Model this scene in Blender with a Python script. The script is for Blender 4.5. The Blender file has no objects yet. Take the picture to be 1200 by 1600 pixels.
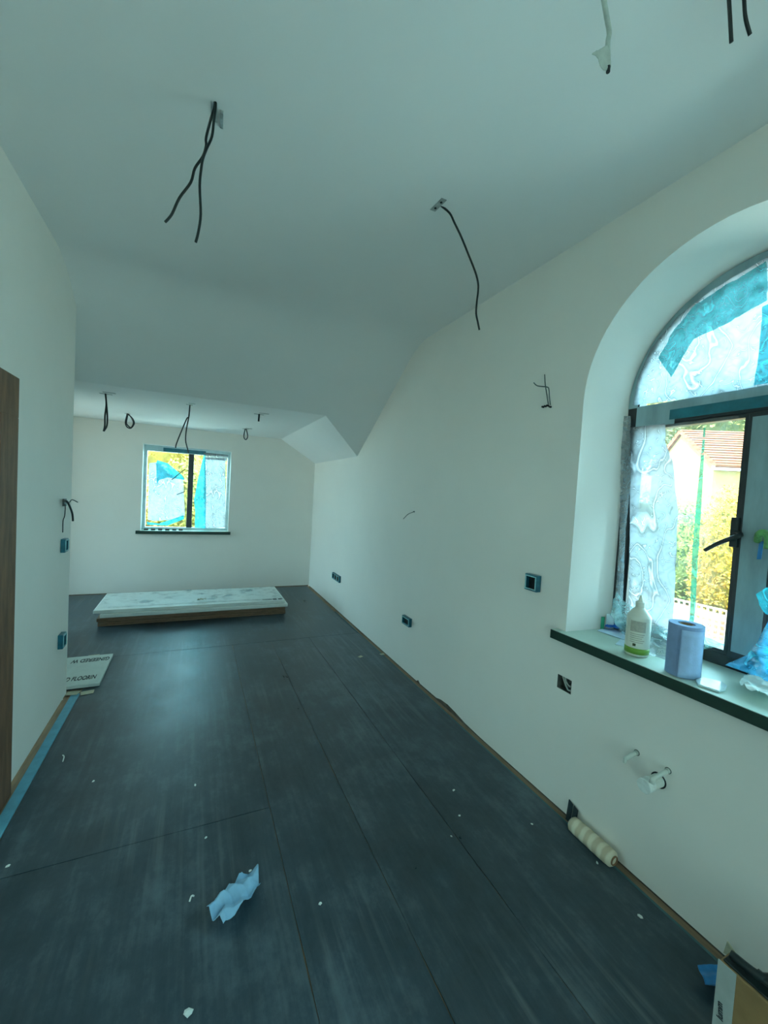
import bpy, bmesh, math, random
from mathutils import Vector, Matrix, noise
random.seed(7)
C = bpy.context.scene.collection
SC = bpy.context.scene
# ------------------------------------------------------------------ camera
S = 1.58                       # eye height in metres; room measured in eye heights above/below the eye
FPX = 635.474
def _n(v): return Vector(v).normalized()
AX = _n((1361, 53, FPX)); AY = _n((-295, -44, FPX)); AZ = AX.cross(AY)
def H(x, y, z): return Vector((x*S, y*S, (z+1)*S))
def ray(px, py):
    c = Vector((px-600, py-800, FPX)); return Vector((AX.dot(c), AY.dot(c), AZ.dot(c)))
def ax_(px, py, x): d = ray(px, py); d = d*(x/d.x); return H(*d)
def ay_(px, py, y): d = ray(px, py); d = d*(y/d.y); return H(*d)
def az_(px, py, z): d = ray(px, py); d = d*(z/d.z); return H(*d)
def ap_(px, py, p, n):
    d = ray(px, py); o = Vector((0, 0, S)); t = (p-o).dot(n)/d.dot(n); return o+d*t
cam = bpy.data.cameras.new('camera'); co = bpy.data.objects.new('camera', cam); C.objects.link(co)
right = Vector((AX.x, AY.x, AZ.x)); down = Vector((AX.y, AY.y, AZ.y)); fwd = Vector((AX.z, AY.z, AZ.z))
M = Matrix((right, -down, -fwd)).transposed().to_4x4(); M.translation = (0, 0, S)
co.matrix_world = M
cam.sensor_fit = 'VERTICAL'; cam.sensor_height = 36; cam.lens = FPX/1600*36; cam.clip_start = .02; cam.clip_end = 300
SC.camera = co
# ------------------------------------------------------------------ world, sun, exposure
SKY = 13.0; SUN = 30.0; EXPO = 0.40
w = bpy.data.worlds.new('world'); SC.world = w; w.use_nodes = True
bgn = w.node_tree.nodes['Background']; bgn.inputs[0].default_value = (.47, .89, 1.04, 1); bgn.inputs[1].default_value = SKY
sl = bpy.data.lights.new('sun', 'SUN'); sl.energy = SUN; sl.color = (1, .80, .46); sl.angle = .01
so = bpy.data.objects.new('sun', sl); C.objects.link(so)
so.rotation_euler = Vector((.52, -.02, -.85)).to_track_quat('-Z', 'Y').to_euler()
def portal(name, loc, d, sx, sy):
    l = bpy.data.lights.new(name, 'AREA'); l.shape = 'RECTANGLE'; l.size = sx; l.size_y = sy; l.cycles.is_portal = True
    o = bpy.data.objects.new(name, l); C.objects.link(o); o.location = loc
    o.rotation_euler = Vector(d).to_track_quat('-Z', 'Y').to_euler()
SC.cycles.diffuse_bounces = 10; SC.cycles.max_bounces = 16; SC.cycles.transparent_max_bounces = 24
vs = SC.view_settings
SC.display_settings.display_device = 'sRGB'
vs.view_transform = 'Standard'; vs.look = 'None'; vs.exposure = EXPO; vs.gamma = 1; vs.use_curve_mapping = False
# ------------------------------------------------------------------ materials
def node_mat(name):
    m = bpy.data.materials.new(name); m.use_nodes = True
    nt = m.node_tree; return m, nt, nt.nodes['Principled BSDF'], nt.nodes['Material Output']
def ramp(nt, fac, stops):
    r = nt.nodes.new('ShaderNodeValToRGB'); cr = r.color_ramp
    while len(cr.elements) < len(stops): cr.elements.new(.5)
    for e, (p, c) in zip(cr.elements, stops):
        e.position = p; e.color = (*c, 1) if len(c) == 3 else c
    nt.links.new(fac, r.inputs[0]); return r.outputs[0]
def tex(nt, scale, detail=4, stretch=None, kind='Noise', rough=.6):
    tc = nt.nodes.new('ShaderNodeTexCoord'); mp = nt.nodes.new('ShaderNodeMapping')
    if stretch: mp.inputs['Scale'].default_value = stretch
    nt.links.new(tc.outputs['Object'], mp.inputs[0])
    t = nt.nodes.new('ShaderNodeTex'+kind); nt.links.new(mp.outputs[0], t.inputs[0])
    t.inputs['Scale'].default_value = scale
    if kind == 'Noise': t.inputs['Detail'].default_value = detail; t.inputs['Roughness'].default_value = rough
    return t.outputs['Fac'] if kind == 'Noise' else t.outputs[0]
def pm(name, col, rough=.6, var=.12, scale=12, bump=.15, bscale=60, metal=0, stretch=None, spec=.5, bdist=.002):
    m, nt, b, o = node_mat(name)
    c = Vector(col)
    f = tex(nt, scale, 4, stretch)
    nt.links.new(ramp(nt, f, [(.3, tuple(c*(1-var))), (.7, tuple(c*(1+var)))]), b.inputs['Base Color'])
    b.inputs['Roughness'].default_value = rough; b.inputs['Metallic'].default_value = metal
    b.inputs['Specular IOR Level'].default_value = spec
    if bump:
        bp = nt.nodes.new('ShaderNodeBump'); bp.inputs['Strength'].default_value = bump; bp.inputs['Distance'].default_value = bdist
        nt.links.new(tex(nt, bscale, 3, stretch), bp.inputs['Height']); nt.links.new(bp.outputs[0], b.inputs['Normal'])
    return m
def film_mat(name, col, opacity, ovar=.25, scale=6, gloss=.12, stretch=None, tint=(1, 1, 1), back=.4):
    m, nt, b, o = node_mat(name); nt.nodes.remove(b); L = nt.links
    tr = nt.nodes.new('ShaderNodeBsdfTransparent'); tr.inputs[0].default_value = (*tint, 1)
    tl = nt.nodes.new('ShaderNodeBsdfTranslucent'); tl.inputs[0].default_value = (*col, 1)
    df = nt.nodes.new('ShaderNodeBsdfDiffuse'); df.inputs[0].default_value = (*col, 1)
    gl = nt.nodes.new('ShaderNodeBsdfGlossy'); gl.inputs['Roughness'].default_value = .25
    bp = nt.nodes.new('ShaderNodeBump'); bp.inputs['Strength'].default_value = .9; bp.inputs['Distance'].default_value = .05
    def rtex(sc, det):
        tc = nt.nodes.new('ShaderNodeTexCoord'); t = nt.nodes.new('ShaderNodeTexNoise'); t.noise_type = 'RIDGED_MULTIFRACTAL'; t.normalize = True
        t.inputs['Scale'].default_value = sc; t.inputs['Detail'].default_value = det; t.inputs['Distortion'].default_value = .6; L.new(tc.outputs['Object'], t.inputs[0]); return t.outputs['Fac']
    rd = rtex(scale*.9, 3)
    L.new(rd, bp.inputs['Height'])
    def crease_shading(sc, det, st):
        tc = nt.nodes.new('ShaderNodeTexCoord'); mp = nt.nodes.new('ShaderNodeMapping'); mp.inputs['Scale'].default_value = st; mp.inputs['Rotation'].default_value = (.4, .3, .2); L.new(tc.outputs['Object'], mp.inputs[0])
        t = nt.nodes.new('ShaderNodeTexNoise'); t.inputs['Scale'].default_value = sc; t.inputs['Detail'].default_value = det; t.inputs['Distortion'].default_value = .9; L.new(mp.outputs[0], t.inputs[0])
        q = nt.nodes.new('ShaderNodeMath'); q.operation = 'SUBTRACT'; L.new(t.outputs['Fac'], q.inputs[0]); q.inputs[1].default_value = .5
        q2 = nt.nodes.new('ShaderNodeMath'); q2.operation = 'ABSOLUTE'; L.new(q.outputs[0], q2.inputs[0])
        return ramp(nt, q2.outputs[0], [(0, (.9, .9, .9)), (.005, (.68, .68, .68)), (.012, (.27, .27, .27)), (.035, (.44, .44, .44)), (.15, (.52, .52, .52))])  # wrinkle highlights and their dark flanks painted into the film colour
    k1 = crease_shading(scale*.8, 1.5, (1, 1, .55)); k2 = crease_shading(scale*2.2, 1.0, (1, 1, 1))
    km = nt.nodes.new('ShaderNodeMixRGB'); km.blend_type = 'MULTIPLY'; km.inputs[0].default_value = 1; L.new(k1, km.inputs[1]); L.new(k2, km.inputs[2])
    kc = nt.nodes.new('ShaderNodeMixRGB'); kc.blend_type = 'MULTIPLY'; kc.inputs[0].default_value = 1; L.new(km.outputs[0], kc.inputs[1]); kf = 3.4; kc.use_clamp = True; kc.inputs[2].default_value = (*(x*kf for x in col), 1)
    cv = kc.outputs[0]
    L.new(cv, tl.inputs[0]); L.new(cv, df.inputs[0])
    for s in (tl, df, gl): L.new(bp.outputs[0], s.inputs['Normal'])
    m1 = nt.nodes.new('ShaderNodeMixShader'); m1.inputs[0].default_value = back; L.new(tl.outputs[0], m1.inputs[1]); L.new(df.outputs[0], m1.inputs[2])
    m2 = nt.nodes.new('ShaderNodeMixShader'); m2.inputs[0].default_value = gloss; L.new(m1.outputs[0], m2.inputs[1]); L.new(gl.outputs[0], m2.inputs[2])
    m3 = nt.nodes.new('ShaderNodeMixShader')
    a, z = max(0, opacity-ovar), min(1, opacity+ovar)
    mm = nt.nodes.new('ShaderNodeMath'); mm.operation = 'MULTIPLY_ADD'; L.new(rd, mm.inputs[0]); mm.inputs[1].default_value = .5
    m5 = nt.nodes.new('ShaderNodeMath'); m5.operation = 'MULTIPLY'; L.new(tex(nt, scale, 5, stretch), m5.inputs[0]); m5.inputs[1].default_value = .6; L.new(m5.outputs[0], mm.inputs[2])
    L.new(ramp(nt, mm.outputs[0], [(.30, (a, a, a)), (.70, (z, z, z))]), m3.inputs[0])
    L.new(tr.outputs[0], m3.inputs[1]); L.new(m2.outputs[0], m3.inputs[2]); L.new(m3.outputs[0], o.inputs[0])
    return m
def glass_mat():
    m, nt, b, o = node_mat('window glass'); nt.nodes.remove(b); L = nt.links
    tr = nt.nodes.new('ShaderNodeBsdfTransparent'); tr.inputs[0].default_value = (.93, .97, .96, 1)
    gl = nt.nodes.new('ShaderNodeBsdfGlossy'); gl.inputs['Roughness'].default_value = .02
    fr = nt.nodes.new('ShaderNodeFresnel'); fr.inputs[0].default_value = 1.3
    mx = nt.nodes.new('ShaderNodeMixShader'); L.new(fr.outputs[0], mx.inputs[0]); L.new(tr.outputs[0], mx.inputs[1]); L.new(gl.outputs[0], mx.inputs[2]); L.new(mx.outputs[0], o.inputs[0])
    return m
def sheet_mat():
    m, nt, b, o = node_mat('dark floor protection'); L = nt.links
    big = tex(nt, 1.1, 5); med = tex(nt, 5, 6, (1.4, .8, 1), rough=.7); streak = tex(nt, 4, 3, (9, .3, 1)); fine = tex(nt, 60, 4)
    def madd(x, k, y):
        q = nt.nodes.new('ShaderNodeMath'); q.operation = 'MULTIPLY_ADD'; L.new(x, q.inputs[0]); q.inputs[1].default_value = k
        if isinstance(y, float): q.inputs[2].default_value = y
        else: L.new(y, q.inputs[2])
        return q.outputs[0]
    val = madd(fine, .08, madd(streak, .16, madd(med, .46, madd(big, .40, -.05))))
    base = ramp(nt, val, [(.39, (.020, .038, .050)), (.5, (.036, .060, .078)), (.62, (.085, .122, .145))])
    ds = ramp(nt, tex(nt, 3.0, 3, (9, .3, 1)), [(.50, (0, 0, 0)), (.72, (.8, .8, .8))]); dm = ramp(nt, tex(nt, .9, 3), [(.46, (0, 0, 0)), (.62, (.7, .7, .7))])
    q = nt.nodes.new('ShaderNodeMath'); q.operation = 'MULTIPLY'; L.new(ds, q.inputs[0]); L.new(dm, q.inputs[1])
    cm = nt.nodes.new('ShaderNodeMixRGB'); L.new(q.outputs[0], cm.inputs[0]); L.new(base, cm.inputs[1]); cm.inputs[2].default_value = (.15, .185, .20, 1); L.new(cm.outputs[0], b.inputs['Base Color'])
    L.new(ramp(nt, val, [(.36, (.27,)*3), (.64, (.42,)*3)]), b.inputs['Roughness'])
    b.inputs['Specular IOR Level'].default_value = .5
    bp = nt.nodes.new('ShaderNodeBump'); bp.inputs['Strength'].default_value = .15; bp.inputs['Distance'].default_value = .002
    L.new(madd(streak, .15, med), bp.inputs['Height']); L.new(bp.outputs[0], b.inputs['Normal'])
    return m
def stripe_mat(name, ca, cb, scale, direction='Z', rough=.8, distort=1.5):
    m, nt, b, o = node_mat(name)
    tc = nt.nodes.new('ShaderNodeTexCoord'); wv = nt.nodes.new('ShaderNodeTexWave'); wv.bands_direction = direction
    wv.inputs['Scale'].default_value = scale; wv.inputs['Distortion'].default_value = distort; wv.inputs['Detail Scale'].default_value = 2
    nt.links.new(tc.outputs['Object'], wv.inputs[0])
    nt.links.new(ramp(nt, wv.outputs['Fac'], [(.15, ca), (.7, cb)]), b.inputs['Base Color']); b.inputs['Roughness'].default_value = rough
    bp = nt.nodes.new('ShaderNodeBump'); bp.inputs['Strength'].default_value = .4; bp.inputs['Distance'].default_value = .01
    nt.links.new(wv.outputs['Fac'], bp.inputs['Height']); nt.links.new(bp.outputs[0], b.inputs['Normal'])
    return m
def brick_mat(name, c1, c2, mortar, scale):
    m, nt, b, o = node_mat(name)
    tc = nt.nodes.new('ShaderNodeTexCoord'); br = nt.nodes.new('ShaderNodeTexBrick')
    br.inputs['Color1'].default_value = (*c1, 1); br.inputs['Color2'].default_value = (*c2, 1); br.inputs['Mortar'].default_value = (*mortar, 1); br.inputs['Scale'].default_value = scale
    mp = nt.nodes.new('ShaderNodeMapping'); mp.inputs['Rotation'].default_value = (math.pi/2, 0, 0)
    nt.links.new(tc.outputs['Object'], mp.inputs[0]); nt.links.new(mp.outputs[0], br.inputs[0]); nt.links.new(br.outputs[0], b.inputs['Base Color']); b.inputs['Roughness'].default_value = .9
    return m
PL = pm('white plaster', (.83, .795, .74), .75, .015, 2.5, .06, 90)
CE = pm('white ceiling plaster', (.82, .825, .82), .8, .012, 2, .05, 90)
SH = sheet_mat()
WOODF = pm('oak floor', (.26, .17, .10), .6, .25, 6, .2, 30, stretch=(8, 1, 1))
WOODD = pm('dark brown timber', (.17, .085, .045), .65, .35, 5, .4, 40, stretch=(6, 6, 1))
MASON = pm('exposed masonry', (.10, .08, .06), .95, .4, 20, .8, 30)
FRAME = pm('anthracite window frame', (.022, .028, .032), .35, .1, 20, .03, 80)
FRFILM = pm('film covered frame', (.27, .39, .42), .3, .25, 9, .4, 25, stretch=(1, 1, .3))
TEALF = pm('teal taped frame', (.015, .16, .21), .35, .35, 9, .5, 30)
GLASS = glass_mat()
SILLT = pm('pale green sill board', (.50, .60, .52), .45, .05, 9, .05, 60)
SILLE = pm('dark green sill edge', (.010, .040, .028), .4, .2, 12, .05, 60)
BLACK = pm('black cable sheath', (.008, .016, .016), .4, .2, 30, .05, 90)
GREYW = pm('grey wire', (.10, .13, .12), .5, .2, 40, .05, 90)
WHITEC = pm('white painted sleeve', (.50, .55, .50), .6, .15, 25, .3, 70)
METAL = pm('galvanised metal', (.42, .46, .46), .35, .25, 40, .1, 80, metal=.85)
BLUEB = pm('blue film back box', (.01, .12, .17), .3, .3, 30, .1, 80)
BLUER = pm('pale blue rim', (.30, .60, .64), .25, .2, 30, .1, 80)
DARK = pm('dark box interior', (.006, .010, .012), .5, .3, 50, .2, 80)
DOORW = pm('white primed door', (.74, .79, .77), .4, .04, 14, .1, 50)
DOORB = pm('brown oak door edge', (.20, .12, .07), .6, .3, 8, .3, 40, stretch=(1, 6, 6))
CARDG = pm('pale printed board', (.60, .66, .62), .6, .05, 18, .05, 60)
INK = pm('black ink', (.02, .03, .035), .6, .1, 30, 0)
CARD = pm('brown cardboard', (.32, .19, .08), .8, .15, 12, .15, 70)
MASKB = pm('blue masking strip', (.10, .33, .45), .5, .15, 14, .1, 60)
BLUEP = pm('blue paper towel', (.28, .50, .68), .85, .08, 30, .35, 160)
BLUER2 = pm('blue roll paper', (.25, .36, .58), .9, .06, 40, .35, 180)
CREAM = stripe_mat('cream roller pile', (.78, .70, .54), (.60, .49, .34), 7, 'Y', .95, 2)
BOTTLE = pm('white plastic bottle', (.72, .72, .62), .35, .03, 20, 0)
LABEL = pm('beige bottle label', (.47, .45, .37), .5, .15, 60, 0)
GREENB = pm('lime green band', (.16, .32, .03), .4, .1, 30, 0)
PIPEW = pm('white plastic pipe', (.66, .70, .64), .4, .06, 30, .05, 60)
TAPEC = pm('cream masking tape', (.48, .46, .33), .7, .15, 40, .1, 80)
BLUET = pm('bright blue tape', (.01, .19, .48), .35, .2, 20, .2, 50)
WHITEB = pm('white plaster crumb', (.72, .76, .72), .8, .1, 50, .2, 80)
FOGF = film_mat('misty clear film', (.36, .41, .45), .985, .012, 8, .12, None, (1, 1, 1), .15)
FOGW = film_mat('whitish film', (.27, .30, .33), .955, .045, 8, .12, None, (1, 1, 1), .15)
THINF = film_mat('thin clear film', (.80, .88, .88), .20, .14, 10, .3)
TEALFM = film_mat('turquoise tape film', (.035, .32, .33), .84, .16, 16, .1, None, (.4, .95, 1))
CYANF = film_mat('cyan plastic film', (.03, .56, .70), .84, .15, 10, .15, None, (.3, .9, 1))
BLUEF = film_mat('blue plastic bag', (.06, .55, .95), .9, .08, 12, .2, None, (.3, .8, 1), .3)
SEAF = film_mat('sea green tape strip', (.05, .30, .20), .85, .1, 14, .1, None, (.5, 1, .9))
GREYF = film_mat('grey crumpled film', (.34, .44, .50), .82, .16, 14, .3)
PAPERB = pm('pale blue paper', (.55, .68, .82), .8, .05, 20, .1, 60)
# ------------------------------------------------------------------ mesh helpers
class MB:
    def __init__(s): s.v = []; s.f = []
    def add(s, vs_, fs):
        n = len(s.v); s.v += [Vector(v) for v in vs_]; s.f += [tuple(i+n for i in f) for f in fs]; return s
    def box(s, a, b):
        (x0, y0, z0), (x1, y1, z1) = a, b
        x0, x1 = sorted((x0, x1)); y0, y1 = sorted((y0, y1)); z0, z1 = sorted((z0, z1))
        return s.add([(x0, y0, z0), (x1, y0, z0), (x1, y1, z0), (x0, y1, z0), (x0, y0, z1), (x1, y0, z1), (x1, y1, z1), (x0, y1, z1)],
                     [(0, 3, 2, 1), (4, 5, 6, 7), (0, 1, 5, 4), (1, 2, 6, 5), (2, 3, 7, 6), (3, 0, 4, 7)])
    def obox(s, o, u, v, w_):
        o, u, v, w_ = map(Vector, (o, u, v, w_))
        p = [o, o+u, o+u+v, o+v]; p += [q+w_ for q in p]
        f = [(0, 3, 2, 1), (4, 5, 6, 7), (0, 1, 5, 4), (1, 2, 6, 5), (2, 3, 7, 6), (3, 0, 4, 7)]
        if u.cross(v).dot(w_) < 0: f = [t[::-1] for t in f]
        return s.add(p, f)
    def prism(s, pts, d):
        d = Vector(d); n = len(pts); p = [Vector(q) for q in pts]
        fs = [tuple(range(n-1, -1, -1)), tuple(range(n, 2*n))]+[(i, (i+1) % n, n+(i+1) % n, n+i) for i in range(n)]
        return s.add(p+[q+d for q in p], fs)
    def tube(s, pts, r, n=8, taper=None, sub=4):
        P = [Vector(p) for p in pts]
        if sub > 1 and len(P) > 2:
            Q = []
            for i in range(len(P)-1):
                a, b, c, d = P[max(i-1, 0)], P[i], P[i+1], P[min(i+2, len(P)-1)]
                for k in range(sub):
                    t = k/sub
                    Q.append(.5*((2*b)+(c-a)*t+(2*a-5*b+4*c-d)*t*t+(3*b-a-3*c+d)*t**3))
            Q.append(P[-1]); P = Q
        m = len(P); vs_ = []; prev = None
        for i in range(m):
            t = (P[min(i+1, m-1)]-P[max(i-1, 0)]).normalized()
            if prev is None: u = t.orthogonal().normalized()
            else: u = (prev-t*prev.dot(t)).normalized()
            prev = u; w_ = t.cross(u); rr = r if taper is None else r+(taper-r)*i/(m-1)
            vs_ += [P[i]+(u*math.cos(2*math.pi*k/n)+w_*math.sin(2*math.pi*k/n))*rr for k in range(n)]
        fs = [(i*n+k, i*n+(k+1) % n, (i+1)*n+(k+1) % n, (i+1)*n+k) for i in range(m-1) for k in range(n)]
        fs += [tuple(range(n-1, -1, -1)), tuple(range((m-1)*n, m*n))]
        return s.add(vs_, fs)
    def lathe(s, c, prof, n=28, axis=(0, 0, 1), sx=1, cap=True):
        a = Vector(axis).normalized(); u = a.orthogonal().normalized(); v = a.cross(u); c = Vector(c); m = len(prof)
        vs_ = [c+a*z+(u*math.cos(2*math.pi*k/n)*sx+v*math.sin(2*math.pi*k/n))*r for r, z in prof for k in range(n)]
        fs = [(i*n+k, i*n+(k+1) % n, (i+1)*n+(k+1) % n, (i+1)*n+k) for i in range(m-1) for k in range(n)]
        if cap: fs += [tuple(range(n-1, -1, -1)), tuple(range((m-1)*n, m*n))]
        return s.add(vs_, fs)
    def build(s, name, mat, parent=None, bevel=0, smooth=False, origin=None):
        me = bpy.data.meshes.new(name)
        o0 = Vector(origin) if origin is not None else (parent.location.copy() if parent is not None else None)
        if o0 is None:
            xs = [v.x for v in s.v]; ys = [v.y for v in s.v]; zs = [v.z for v in s.v]
            o0 = Vector(((min(xs)+max(xs))/2, (min(ys)+max(ys))/2, min(zs)))
        me.from_pydata([tuple(v-o0) for v in s.v], [], s.f); me.validate(); me.update()
        me.materials.append(mat)
        if smooth:
            for p in me.polygons: p.use_smooth = True
        return link(name, me, parent, bevel, o0)
def link(name, me, parent, bevel, o0):
    o = bpy.data.objects.new(name, me); C.objects.link(o)
    if parent is not None:
        o.parent = parent; off = Vector(o0)-wloc(parent); o.location = off
    else: o.location = o0
    if bevel:
        b = o.modifiers.new('bevel', 'BEVEL'); b.width = bevel; b.segments = 2; b.limit_method = 'ANGLE'
    return o
def wloc(o):
    l = o.location.copy()
    while o.parent is not None: o = o.parent; l = l+o.location
    return l
def sub(mb, name, mat, parent, bevel=0, smooth=False): return mb.build(name, mat, parent, bevel, smooth, origin=wloc(parent))
def tag(o, label=None, cat=None, group=None, kind=None):
    if label: o['label'] = label
    if cat: o['category'] = cat
    if group: o['group'] = group
    if kind: o['kind'] = kind
    return o
def thing(name, loc, label, cat, group=None):
    o = bpy.data.objects.new(name, None); C.objects.link(o); o.location = loc; o.empty_display_size = .05
    return tag(o, label, cat, group)
def struct(o, label=None): return tag(o, label, kind='structure')
def inpoly(x, y, P):
    r = False; j = len(P)-1
    for i in range(len(P)):
        if (P[i][1] > y) != (P[j][1] > y) and x < (P[j][0]-P[i][0])*(y-P[i][1])/(P[j][1]-P[i][1])+P[i][0]: r = not r
        j = i
    return r
def ridged(p, k, seed):
    q = Vector((p[0]*k+seed*3.7, p[1]*k-seed*1.9, seed*5.1)); a = 0; amp = 1
    for i in range(3):
        a += amp*(1-2*abs(noise.noise(q))); q = q*2.1+Vector((1.3, 2.2, .7)); amp *= .45
    return a/1.65
def film(name, pts, nrm, amp, mat, k=9, seed=0, n=60, parent=None, bulge=None, smooth=True, flatside=False):
    """crumpled sheet filling the polygon pts (3-D, about planar), displaced along nrm"""
    nrm = Vector(nrm).normalized(); P = [Vector(p) for p in pts]; o = P[0]
    u = (P[1]-P[0]); u = (u-nrm*u.dot(nrm)).normalized(); v = nrm.cross(u)
    Q = [((p-o).dot(u), (p-o).dot(v)) for p in P]
    x0, x1 = min(q[0] for q in Q), max(q[0] for q in Q); y0, y1 = min(q[1] for q in Q), max(q[1] for q in Q)
    st = max(x1-x0, y1-y0)/n; nx = max(2, int((x1-x0)/st)+1); ny = max(2, int((y1-y0)/st)+1)
    mb = MB(); idx = {}
    def V(i, j):
        if (i, j) not in idx:
            x = x0+(x1-x0)*i/nx; y = y0+(y1-y0)*j/ny
            d = amp*(ridged((x, y), k, seed)+.0)
            if bulge: d += bulge((x-x0)/(x1-x0), (y-y0)/(y1-y0))
            if flatside: d = max(d, 0)
            jx = st*.6*noise.noise(Vector((x*20, y*20, seed))); jy = st*.6*noise.noise(Vector((x*20, y*20, seed+9)))
            idx[(i, j)] = len(mb.v); mb.v.append(o+u*(x+jx)+v*(y+jy)+nrm*d)
        return idx[(i, j)]
    for i in range(nx):
        for j in range(ny):
            if inpoly(x0+(x1-x0)*(i+.5)/nx, y0+(y1-y0)*(j+.5)/ny, Q):
                mb.f.append((V(i, j), V(i+1, j), V(i+1, j+1), V(i, j+1)))
    use = [0]*len(mb.v)
    for f in mb.f:
        for q in f: use[q] += 1
    for q, cnt in enumerate(use):
        if cnt < 4:
            p = mb.v[q]; a = ((p-o).dot(u), (p-o).dot(v)); best = None
            for i in range(len(Q)):
                (ax, ay), (bx, by) = Q[i-1], Q[i]; dx, dy = bx-ax, by-ay; L2 = dx*dx+dy*dy or 1e-9
                t_ = max(0, min(1, ((a[0]-ax)*dx+(a[1]-ay)*dy)/L2)); c = (ax+dx*t_, ay+dy*t_); dd = (c[0]-a[0])**2+(c[1]-a[1])**2
                if best is None or dd < best[0]: best = (dd, c)
            if best[0] < (1.6*st)**2: mb.v[q] = p+u*(best[1][0]-a[0])+v*(best[1][1]-a[1])
    return mb.build(name, mat, parent, 0, smooth)
def text_mesh(name, body, size, mat, parent, origin, right_v, up_v, squash=1, extrude=.0004):
    cu = bpy.data.curves.new(name, 'FONT'); cu.body = body; cu.size = size; cu.align_x = 'LEFT'; cu.extrude = extrude; cu.offset = size*.022
    t = bpy.data.objects.new(name, cu); C.objects.link(t)
    dg = bpy.context.evaluated_depsgraph_get(); me = bpy.data.meshes.new_from_object(t.evaluated_get(dg))
    bpy.data.objects.remove(t); bpy.data.curves.remove(cu)
    r = Vector(right_v).normalized(); u = Vector(up_v).normalized(); n = r.cross(u)
    w0 = wloc(parent)
    for v in me.vertices:
        c = v.co.copy(); v.co = Vector(origin)+r*c.x*squash+u*c.y+n*c.z-w0
    me.materials.clear(); me.materials.append(mat); me.name = name
    o = bpy.data.objects.new(name, me); C.objects.link(o); o.parent = parent; return o
# ------------------------------------------------------------------ room shell (in eye heights)
XL, XR, YB, YR = -.502, 1.12, 4.16, -1.6
ZC, ZF, Y0, KS, ZE = .87, .497, 2.065, .67, .283
YF = Y0+(ZC-ZF)/KS; YE = Y0+(ZC-ZE)/KS; XC = .762; XREC = -2.2; YW = 2.25; XRC = -1.35
ZSILL = -.413
def holed(name, axis, pos, outer, holes, mat, lab=None):
    """flat wall with holes: 2-D loops in the two other axes"""
    bm = bmesh.new(); edges = []
    for loop in [outer]+holes:
        vv = []
        for a, b in loop:
            p = {'x': (pos, a, b), 'y': (a, pos, b), 'z': (a, b, pos)}[axis]; vv.append(bm.verts.new(H(*p)))
        edges += [bm.edges.new((vv[i], vv[(i+1) % len(vv)])) for i in range(len(vv))]
    bmesh.ops.triangle_fill(bm, use_beauty=True, use_dissolve=False, edges=edges)
    bmesh.ops.recalc_face_normals(bm, faces=bm.faces)
    me = bpy.data.meshes.new(name); bm.to_mesh(me); bm.free(); me.materials.append(mat)
    o = bpy.data.objects.new(name, me); C.objects.link(o); return struct(o, lab)
def strip(mb, la, lb, closed=True):
    n = len(la); mb.add(list(la)+list(lb), [(i, (i+1) % n, n+(i+1) % n, n+i) for i in range(n if closed else n-1)]); return mb
def quad(name, pts, mat, lab=None):
    return struct(MB().add([H(*p) for p in pts], [tuple(range(len(pts)))]).build(name, mat, origin=(0, 0, 0)), lab)
# floor (oak boards under the protection)
quad('floor', [(XREC, YR, -1), (XR+.2, YR, -1), (XR+.2, YB+.05, -1), (XREC, YB+.05, -1)], WOODF)
# arch opening
AYc, AZc, AR, AR2 = .567, .336, .368, .35
XFR = 1.32
def arch(r, zb=ZSILL-.012, n=32):
    return [(AYc+r, zb)]+[(AYc+r*math.cos(math.pi*i/n), AZc+r*math.sin(math.pi*i/n)) for i in range(n+1)]+[(AYc-r, zb)]
bbh = [(.952, -.562), (.952, -.607), (.897, -.607), (.897, -.562)]     # recessed back box hole
bot = [(YR, -.992)]+[(y, -.992+dz) for y, dz in [(.45, 0), (1.30, 0), (1.42, .004), (1.50, .014), (1.56, .019), (1.62, .014), (1.66, .004), (1.82, .002), (1.84, .012), (1.86, 0)]]+[(YB, -.992)]
outer = bot+[(YB, ZE), (YE, ZE), (Y0, ZC), (YR, ZC)]
holed('wall_right', 'x', XR, outer, [arch(AR), bbh], PL)
mb = MB(); a1 = [H(XR, *p) for p in arch(AR)]; a2 = [H(XFR+.05, *p) for p in arch(AR2)]
strip(mb, a1, a2); rv = struct(mb.build('trim_1', PL, origin=(0, 0, 0)), 'white plastered arched window reveal'); 
for p in rv.data.polygons: p.use_smooth = True
# outer leaf and masonry behind the plaster edge
holed('wall_outer_right', 'x', XR+.27, [(YR, -1.1), (YB+.1, -1.1), (YB+.1, ZE), (YE, ZE), (Y0, ZC), (YR, ZC)], [arch(AR2)], MASON)
struct(MB().box(H(XR+.004, YR, -1), H(XR+.02, YB, -.93)).build('trim_2', MASON), 'rough masonry behind the bottom edge of the right wall plaster')
# back wall with window opening
WX0, WX1, WZ0, WZ1 = -.425, .302, -.440, .326
holed('wall_back', 'y', YB, [(XRC, -.992), (XR, -.992), (XR, ZE), (XC, ZF), (XRC, ZF)], [[(WX0, WZ0), (WX1, WZ0), (WX1, WZ1), (WX0, WZ1)]], PL)
W = [(WX0, WZ0), (WX1, WZ0), (WX1, WZ1), (WX0, WZ1)]
YWF = YB+.095
struct(strip(MB(), [H(x, YB, z) for x, z in W], [H(x, YWF+.04, z) for x, z in W]).build('trim_3', DOORW, origin=(0, 0, 0)), 'white reveal lining of the far window')
struct(MB().box(H(XREC, YB+.004, -1), H(XR, YB+.02, -.97)).build('trim_4', MASON), 'dark gap along the foot of the far wall')
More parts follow.
